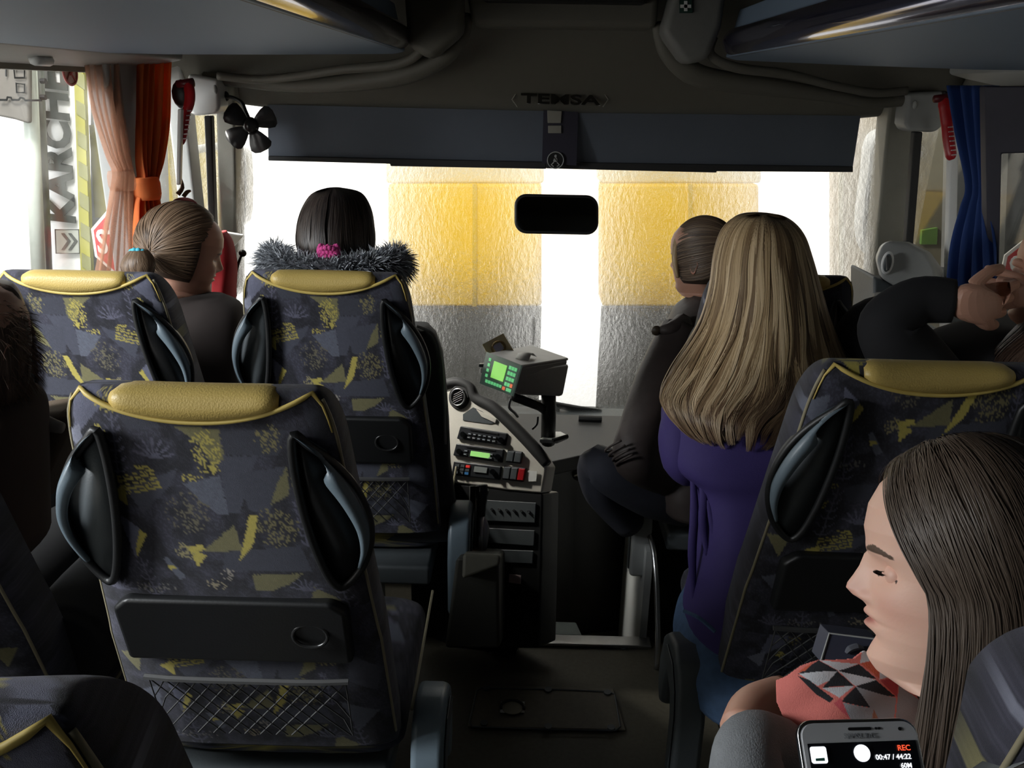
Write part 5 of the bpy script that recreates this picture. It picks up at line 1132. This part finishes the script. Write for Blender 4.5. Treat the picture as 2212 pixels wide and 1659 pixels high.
# ---- long blond hair, purple shirt
p = thing('person', 'woman seen from behind with long straight blond hair, purple shirt and blue jeans', 'person', PD(1600, 1300, 1.75))
o = head_mesh('body', PD(1640, 600, 1.86), basis((-.12, 1, 0)), p, 1.0)
pur = mat('purple_shirt', (.036, .022, .125), .8, vary=.12, scale=30, bump=.25, bscale=500)
body('shirt', [(1590, 1690, 760, 1.80, .06), (1480, 1790, 810, 1.78, .10), (1438, 1810, 870, 1.76, .12), (1432, 1800, 930, 1.75, .125), (1440, 1780, 985, 1.75, .125), (1485, 1760, 1030, 1.75, .12), (1506, 1740, 1100, 1.74, .12), (1508, 1730, 1180, 1.72, .12), (1495, 1735, 1260, 1.70, .125), (1482, 1735, 1320, 1.70, .13), (1478, 1730, 1345, 1.70, .13)], pur, p, fold=.10, seed=2)
MB().tube([PD(1520, 860, 1.76), PD(1484, 900, 1.74), PD(1470, 950, 1.72), PD(1474, 1000, 1.72), PD(1490, 1035, 1.74)], [.045, .048, .046, .040, .02], 18, sub=5).build('sleeve', pur, p, smooth=True)
for pts in ([(1512, 960), (1560, 945), (1620, 938), (1700, 925)], [(1508, 990), (1520, 1060), (1518, 1130), (1528, 1200)], [(1530, 1080), (1545, 1150), (1575, 1190), (1600, 1230)], [(1495, 1010), (1500, 1100), (1495, 1200), (1500, 1300)]):
    MB().tube([PD(x, y, 1.645+.0003*abs(x-1620)) for x, y in pts], [.002, .0045, .0045, .002], 8, sub=6, flat=2).build('shirt_fold', pur, p, smooth=True)
jn = mat('blue_jeans', (.055, .105, .20), .85, vary=.35, scale=60, bump=.3, bscale=700)
body('jeans', [(1488, 1730, 1300, 1.72, .12), (1470, 1740, 1345, 1.70, .15), (1462, 1740, 1400, 1.68, .17), (1470, 1720, 1450, 1.68, .17)], jn, p, fold=.04)
MB().tube([PD(1478, 1320, 1.60), PD(1510, 1335, 1.56), PD(1545, 1365, 1.54)], .004, 6, sub=4).build('jeans_seam', jn, p)
hair(p, [(1632, 1664, 462, 1.80, .02), (1592, 1700, 470, 1.80, .075), (1562, 1730, 500, 1.80, .105), (1545, 1748, 550, 1.80, .115), (1535, 1768, 620, 1.79, .115), (1515, 1790, 690, 1.78, .11), (1482, 1815, 750, 1.76, .105), (1450, 1840, 800, 1.73, .10), (1428, 1840, 850, 1.70, .08), (1440, 1790, 890, 1.68, .07), (1475, 1740, 930, 1.67, .06), (1510, 1700, 955, 1.67, .05)], BL, 13000, .0009, .020, 8, K=40, part=.0, layers=.18, contrast=.8, capn=.62, nc=110, tip=(.14, .075, .055), tipvar=.36, wavf=10)
# ---- arm and face of the passenger at the right window
p = thing('person', 'person at the right window with black sleeves and hands clasped before the face', 'person', PD(2100, 760, 1.7))
blk = mat('black_coat', (.010, .010, .012), .9)
body('jacket', [(2120, 2320, 700, 1.78, .08), (2020, 2360, 740, 1.76, .12), (1990, 2380, 800, 1.74, .14), (1980, 2380, 900, 1.74, .15), (1990, 2380, 1040, 1.74, .15)], blk, p, seed=8, fold=.08)
MB().tube([PD(2030, 860, 1.70), PD(1960, 770, 1.68), PD(1925, 725, 1.66), PD(1925, 690, 1.65), PD(1985, 650, 1.64), PD(2060, 650, 1.62)], [.075, .07, .062, .055, .048, .042], 18, sub=5).build('sleeve', blk, p, smooth=True)
MB().tube([PD(1930, 790, 1.75), PD(1860, 760, 1.8), PD(1880, 700, 1.82), PD(1960, 680, 1.75)], [.06, .06, .055, .05], 16, sub=5).build('sleeve', blk, p, smooth=True)
hand('hand', PD(2046, 655, 1.60), np.array([[.2, -.1, 1], [.95, .0, -.05], [0, -1, 0]]).T, p, 1, 1.6, 1.25, skin_plain)
hand('hand', PD(2262, 640, 1.68), np.array([[.1, -.2, 1], [-.95, .0, .1], [0, -1, 0]]).T, p, 1, 1.4, 1.05, skin_plain)
head_mesh('body', PD(2306, 600, 1.66), basis((-.75, .66, .0)), p, 1.0)
hair(p, [(2300, 2350, 430, 1.70, .03), (2260, 2400, 460, 1.70, .10), (2262, 2410, 560, 1.70, .11), (2240, 2400, 680, 1.68, .10), (2150, 2380, 770, 1.66, .08), (2120, 2340, 860, 1.64, .05)], [(.03, .018, .012), (.06, .035, .025), (.11, .07, .05)], 1600, .0014, .012, 9)
# ---- fuzzy-haired passenger at the left edge
p = thing('person', 'fuzzy brown-haired person in dark clothes cut off at the left edge', 'person', PD(-60, 900, 1.35))
head_mesh('body', PD(-60, 760, 1.36), basis((.1, 1, -.2)), p, 1.0)
hair(p, [(-80, -40, 610, 1.36, .02), (-150, 10, 625, 1.36, .08), (-180, 36, 670, 1.36, .10), (-185, 52, 740, 1.36, .105), (-175, 50, 810, 1.36, .10), (-150, 40, 860, 1.38, .08), (-130, 20, 900, 1.38, .06)], [(.03, .017, .012), (.06, .035, .024), (.10, .06, .042), (.16, .10, .07)], 2600, .0014, .02, 10, tipvar=.2)
r = np.random.default_rng(5); NF = 700; a = r.uniform(-1.4, 1.6, NF); c = PD(-60, 750, 1.36); el = r.uniform(-.9, 1.0, NF)
d_ = np.stack([np.cos(a)*np.cos(el), -np.sin(a)*np.cos(el)*.8, np.sin(el)], 1); root = c+d_*np.array([.083, .10, .10]); tt = np.linspace(0, 1, 6)[None, :, None]
Pz = root[:, None, :]+(d_*.02+r.normal(0, .006, (NF, 3)))[:, None, :]*tt+np.array([0, 0, -.02])*tt**2; strands('flyaway_hair', p, Pz, .0006, np.tile(col((.15, .09, .06)), (NF, 1)), None)['kind'] = 'stuff'
body('jacket', [(-120, 20, 850, 1.38, .08), (-180, 60, 890, 1.38, .12), (-220, 62, 1000, 1.36, .14), (-220, 60, 1200, 1.36, .15)], mat('rust_coat', (.05, .028, .02), .9), p, seed=9, fold=.1)
for x in (-1.10, -.90): MB().tube([(x, 1.20, .57), (x, 1.42, .575), (x+.02, 1.64, .56), (x+.02, 1.70, .40), (x+.02, 1.68, .12)], [.09, .088, .075, .06, .045], 16, sub=4).build('trousers', mat('black_trousers', (.012, .012, .013), .9), p, smooth=True)
t = thing('leather_bag', 'dull brown bag strap with eyelet between the left edge person and nearest seat', 'bag', PD(90, 930, 1.5))
MB().prism([PD(x, y, 1.5) for x, y in [(30, 905), (130, 890), (160, 900), (60, 1120), (20, 1120)]], (0, .10, 0)).build('bag_body', mat('tan_bag', (.10, .07, .045), .75, bump=.3), t, bev=.015, seg=3)
MB().tube([PD(x, y, 1.47) for x, y in [(40, 895), (80, 905), (110, 918), (135, 925)]], [.010, .014, .013, .010], 10, sub=4).build('strap', mat('strap_grey', (.22, .19, .16), .7), t, smooth=True)
MB().tube([PD(75, 902, 1.455)+[.010*math.cos(a), 0, .012*math.sin(a)] for a in np.arange(12)*2*PI/12], .003, 6, closed=True).build('eyelet', black, t)
# ---- young woman in profile, bottom right
p = thing('person', 'young woman in profile with long brown hair, patterned scarf and grey sweater', 'person', PD(2000, 1600, .95))
GR = basis((-.93, .34, -.12), (-.06, .36, 1)); gc = PD(2100, 1244, .79)
fm_ = head_mesh('body', gc, GR, p, 1.0, tone=(.78, .49, .38), res=(230, 240))
for s in (-1, 1):
    ec = gc+GR @ np.array([s*.0305, .0665, .0005]); MB().ell(ec, (.0112, .0112, .0112), 16, 12).build('eyelid', mat('lid_skin', (.76, .46, .36), .5, vary=.04), p, smooth=True)
    N2 = 26; a = np.linspace(-.8, .8, N2); root = np.array([gc+GR @ np.array([s*.0305+.012*math.sin(q), .069+.0105*math.cos(q), .0012]) for q in a]); dr = np.array([GR @ np.array([.3*math.sin(q), 1, -.45]) for q in a]); tt = np.linspace(0, 1, 5)[None, :, None]
    Pl = root[:, None, :]+dr[:, None, :]*.008*tt+(GR @ np.array([0, 0, .004]))*tt**2; strands('eyelash', p, Pl, .00025, np.tile(col((.02, .015, .012)), (N2, 1)), None)
GB = [(.060, .040, .028), (.075, .052, .037), (.095, .068, .050), (.12, .09, .066)]
scalp(p, gc, GR, GB, 'down', None, 19000, .0005, L=.40, lift=.15, seed=12, hl=50, psi0=63, K=40, wav=.010, tgt=(-.22, -.12, -1))
gs = mat('grey_sweater', (.20, .21, .22), .9, vary=.18, scale=90, bump=.5, bscale=600)
body('sweater', [(1800, 2060, 1530, .92, .06), (1700, 2150, 1570, .90, .09), (1640, 2200, 1640, .88, .11), (1620, 2220, 1760, .88, .12), (1620, 2220, 1950, .88, .12)], gs, p, seed=4, fold=.06)
MB().tube([PD(1760, 1660, .86), PD(1690, 1625, .84), PD(1625, 1610, .82), PD(1612, 1680, .80), PD(1620, 1800, .78)], [.034, .033, .032, .036, .04], 20, sub=6).build('sleeve', gs, p, smooth=True)
MB().tube([PD(1600, 1580, .86), PD(1630, 1535, .90), PD(1690, 1515, .93)], [.022, .026, .028], 16, sub=5).build('forearm', skin_plain, p, smooth=True)
# scarf: a draped sheet whose printed triangles follow the cloth
def drape(name, parent, outline, D0, slope, m, shapes, base, amp=.006, res=3.0, thick=.004, bulge=.03, noise_=8):
    xs = [a for a, b in outline]; ys = [b for a, b in outline]; nx = int((max(xs)-min(xs))/res)+1; ny = int((max(ys)-min(ys))/res)+1
    gx, gy = np.meshgrid(np.linspace(min(xs), max(xs), nx), np.linspace(min(ys), max(ys), ny)); ins = inpoly(gx, gy, outline)
    cx, cy = (min(xs)+max(xs))/2, (min(ys)+max(ys))/2
    D = D0+slope[0]*(gx-cx)/100+slope[1]*(gy-cy)/100-bulge*(1-((gx-cx)/(max(xs)-min(xs))*2)**2)+amp*np.sin(gx/noise_+gy/(noise_*1.7)+2*np.sin(gy/60))+amp*.6*np.sin(gy/21-gx/33)
    idx = -np.ones(gx.shape, int); vs = []; cols = []
    C = np.zeros(gx.shape+(3,)); C[:] = base
    for poly, c_ in shapes: mm = inpoly(gx, gy, poly); C[mm] = c_
    f = []
    cell = ins[:-1, :-1] & ins[1:, :-1] & ins[:-1, 1:] & ins[1:, 1:]
    for j, i in zip(*np.nonzero(cell)):
        q = []
        for a, b in ((j, i), (j, i+1), (j+1, i+1), (j+1, i)):
            if idx[a, b] < 0: idx[a, b] = len(vs); vs.append(PD(gx[a, b], gy[a, b], D[a, b])); cols.append(C[a, b])
            q.append(idx[a, b])
        f.append(q)
    o = mesh(name, vs, f, m, parent, smooth=True); setcol(o, np.array(cols)); s_ = o.modifiers.new('s', 'SOLIDIFY'); s_.thickness = thick; s_.offset = 1; return o
W1, G1, B1, CO, OR = (.62, .64, .68), (.33, .35, .38), (.018, .020, .025), (.72, .20, .17), (.62, .12, .06)
out = [(1680, 1470), (1700, 1462), (1730, 1440), (1765, 1427), (1840, 1422), (1862, 1405), (1900, 1420), (1930, 1455), (1960, 1480), (1985, 1520), (1985, 1600), (1740, 1600), (1700, 1570), (1680, 1520)]
sh = [([(1768, 1427), (1850, 1434), (1810, 1450)], W1), ([(1768, 1428), (1808, 1450), (1725, 1459)], B1), ([(1728, 1458), (1770, 1452), (1806, 1450), (1790, 1470), (1765, 1482)], W1),
      ([(1724, 1462), (1748, 1470), (1800, 1512), (1792, 1520), (1765, 1502)], B1), ([(1806, 1450), (1842, 1484), (1775, 1486)], B1), ([(1775, 1487), (1842, 1485), (1812, 1510)], W1), ([(1808, 1449), (1852, 1435), (1890, 1468), (1843, 1462)], B1),
      ([(1808, 1450), (1890, 1470), (1845, 1485)], W1), ([(1846, 1485), (1888, 1470), (1930, 1505), (1870, 1496)], B1), ([(1845, 1486), (1882, 1530), (1815, 1518)], B1), ([(1846, 1486), (1930, 1507), (1926, 1560), (1896, 1560)], G1), ([(1815, 1519), (1880, 1530), (1890, 1560), (1838, 1560)], G1),
      ([(1856, 1434), (1898, 1426), (1894, 1466)], OR), ([(1854, 1433), (1858, 1404), (1898, 1424)], W1), ([(1896, 1470), (1935, 1462), (1932, 1506)], (.50, .07, .08)), ([(1898, 1426), (1918, 1462), (1895, 1468)], W1), ([(1882, 1532), (1896, 1560), (1878, 1560)], (.35, .16, .10)),
      ([(1725, 1455), (1760, 1430), (1740, 1452)], OR), ([(1800, 1522), (1815, 1510), (1832, 1552)], (.60, .10, .12)), ([(1935, 1480), (1990, 1520), (1990, 1600), (1926, 1600)], G1)]
drape('scarf', p, out, .86, (.0, -.02), clothv, sh, CO, amp=.0011, bulge=.02, noise_=26, res=1.6)
# book in her lap
t = thing('book', 'dark blue book or folder with pale edge and curved emblem behind the scarf', 'book', PD(1830, 1400, 1.0))
q = [PD(1791, 1367, 1.0), PD(1895, 1380, .99), PD(1890, 1440, .97), PD(1772, 1430, .98)]
MB().prism(q, (0, .03, -.008)).build('cover', mat('book_cover', (.035, .038, .06), .5), t, bev=.001)
MB().tube([q[3]+[0, -.001, 0], q[0]+[0, -.001, 0], q[1]+[0, -.001, 0]], .0013, 5).build('cover_edge', grey_pl, t)
MB().tube([PD(x, y, .98) for x, y in [(1828, 1411), (1836, 1402), (1852, 1397), (1866, 1401)]], [.002, .004, .004, .001], 6, sub=4).build('emblem', mat('emblem_grey', (.10, .105, .125), .5), t)
# ---- phone held up at the bottom edge
t = thing('smartphone', 'white smartphone with chrome edge filming, record screen lit at the bottom', 'phone', PD(1850, 1610, .52))
pc = PD(1850, 1700, .52); pr_ = ray(1850, 1640); pr_ /= np.linalg.norm(pr_); ex = PD(1970, 1566, .52)-PD(1735, 1572, .52); ex /= np.linalg.norm(ex); ez = np.cross(ex, pr_); ez /= np.linalg.norm(ez); pn_ = np.cross(ez, ex)
if np.dot(pn_, pr_) < 0: pn_ = -pn_
tl = PD(1724, 1558, .52)
Lp = .52/F_
def pq(px, py, o=0.0): return tl+ex*((px-1724)*Lp)-ez*((py-1558)*Lp)+pn_*o if True else None
if np.dot(ez, [0, 0, 1.]) < 0: ez = -ez
def rr2(x0, y0, x1, y1, r_, n=6):
    o_ = []
    for cx, cy, a0 in ((x1-r_, y0+r_, -90), (x1-r_, y1-r_, 0), (x0+r_, y1-r_, 90), (x0+r_, y0+r_, 180)):
        for k in range(n+1): a = math.radians(a0+90*k/n); o_.append((cx+r_*math.cos(a), cy+r_*math.sin(a)))
    return o_
PH = 520
MB().prism([pq(x, y, .002) for x, y in rr2(1720, 1556, 1980, 1556+PH, 34)], pn_*.0055).build('chrome_frame', mat('phone_chrome', (.55, .56, .58), .18, metal=1), t, bev=.0015, seg=3)
MB().prism([pq(x, y, 0) for x, y in rr2(1728, 1563, 1973, 1550+PH, 28)], pn_*.004).build('front_glass', mat('phone_white', (.55, .56, .58), .25, vary=.03), t)
sc_ = MB().prism([pq(x, y, -.0004) for x, y in [(1736, 1603), (1967, 1601), (1967, 1540+PH-40), (1736, 1540+PH-40)]], pn_*.001).build('screen', mat('screen_black', (.008, .009, .012), .15), t)
MB().prism([pq(x, y, -.0004) for x, y in rr2(1828, 1573, 1878, 1579, 3, 3)], pn_*.001).build('speaker_slot', black, t)
for x in (1888, 1895): MB().prism([pq(x+2.6*math.cos(a), 1576+2.6*math.sin(a), -.0004) for a in np.arange(10)*2*PI/10], pn_*.001).build('sensor', black, t)
MB().prism([pq(1939+3.6*math.cos(a), 1578+3.6*math.sin(a), -.0004) for a in np.arange(12)*2*PI/12], pn_*.001).build('camera_lens', black, t)
sw_ = mat('screen_white', (.92, .95, 1.0), .4, emit=.9, vary=0); sr = mat('screen_red', (1, .10, .04), .4, emit=.8, vary=0)
MB().prism([pq(1848+17*math.cos(a), 1624+17*math.sin(a), -.0012) for a in np.arange(26)*2*PI/26], pn_*.0006).build('record_button', sw_, sc_)
MB().prism([pq(x, y, -.0012) for x, y in rr2(1739, 1609, 1773, 1642, 5)], pn_*.0006).build('thumbnail_icon', sw_, sc_)
MB().prism([pq(x, y, -.0018) for x, y in [(1747, 1632), (1766, 1631), (1766, 1637), (1747, 1637)]], pn_*.0004).build('icon_bar', mat('icon_green', (.05, .2, .15), .5), sc_)
for s_, x, y, sz, m_ in (('REC', 1938, 1616, 15, sr), ('00:47 / 44:22', 1912, 1633, 14, sw_), ('60M', 1936, 1650, 13, sw_)):
    text(s_, 'screen_text', m_, sc_, frame_from(pq(x, y, -.0014), ex, ez), sz*Lp*1.02, .0001, bold=.00006)
text('SAMSUNG', 'lettering', mat('phone_logo', (.30, .31, .33), .3), t, frame_from(pq(1850, 1590, -.0005), ex, ez), 15*Lp, .0001, sx=1.0)
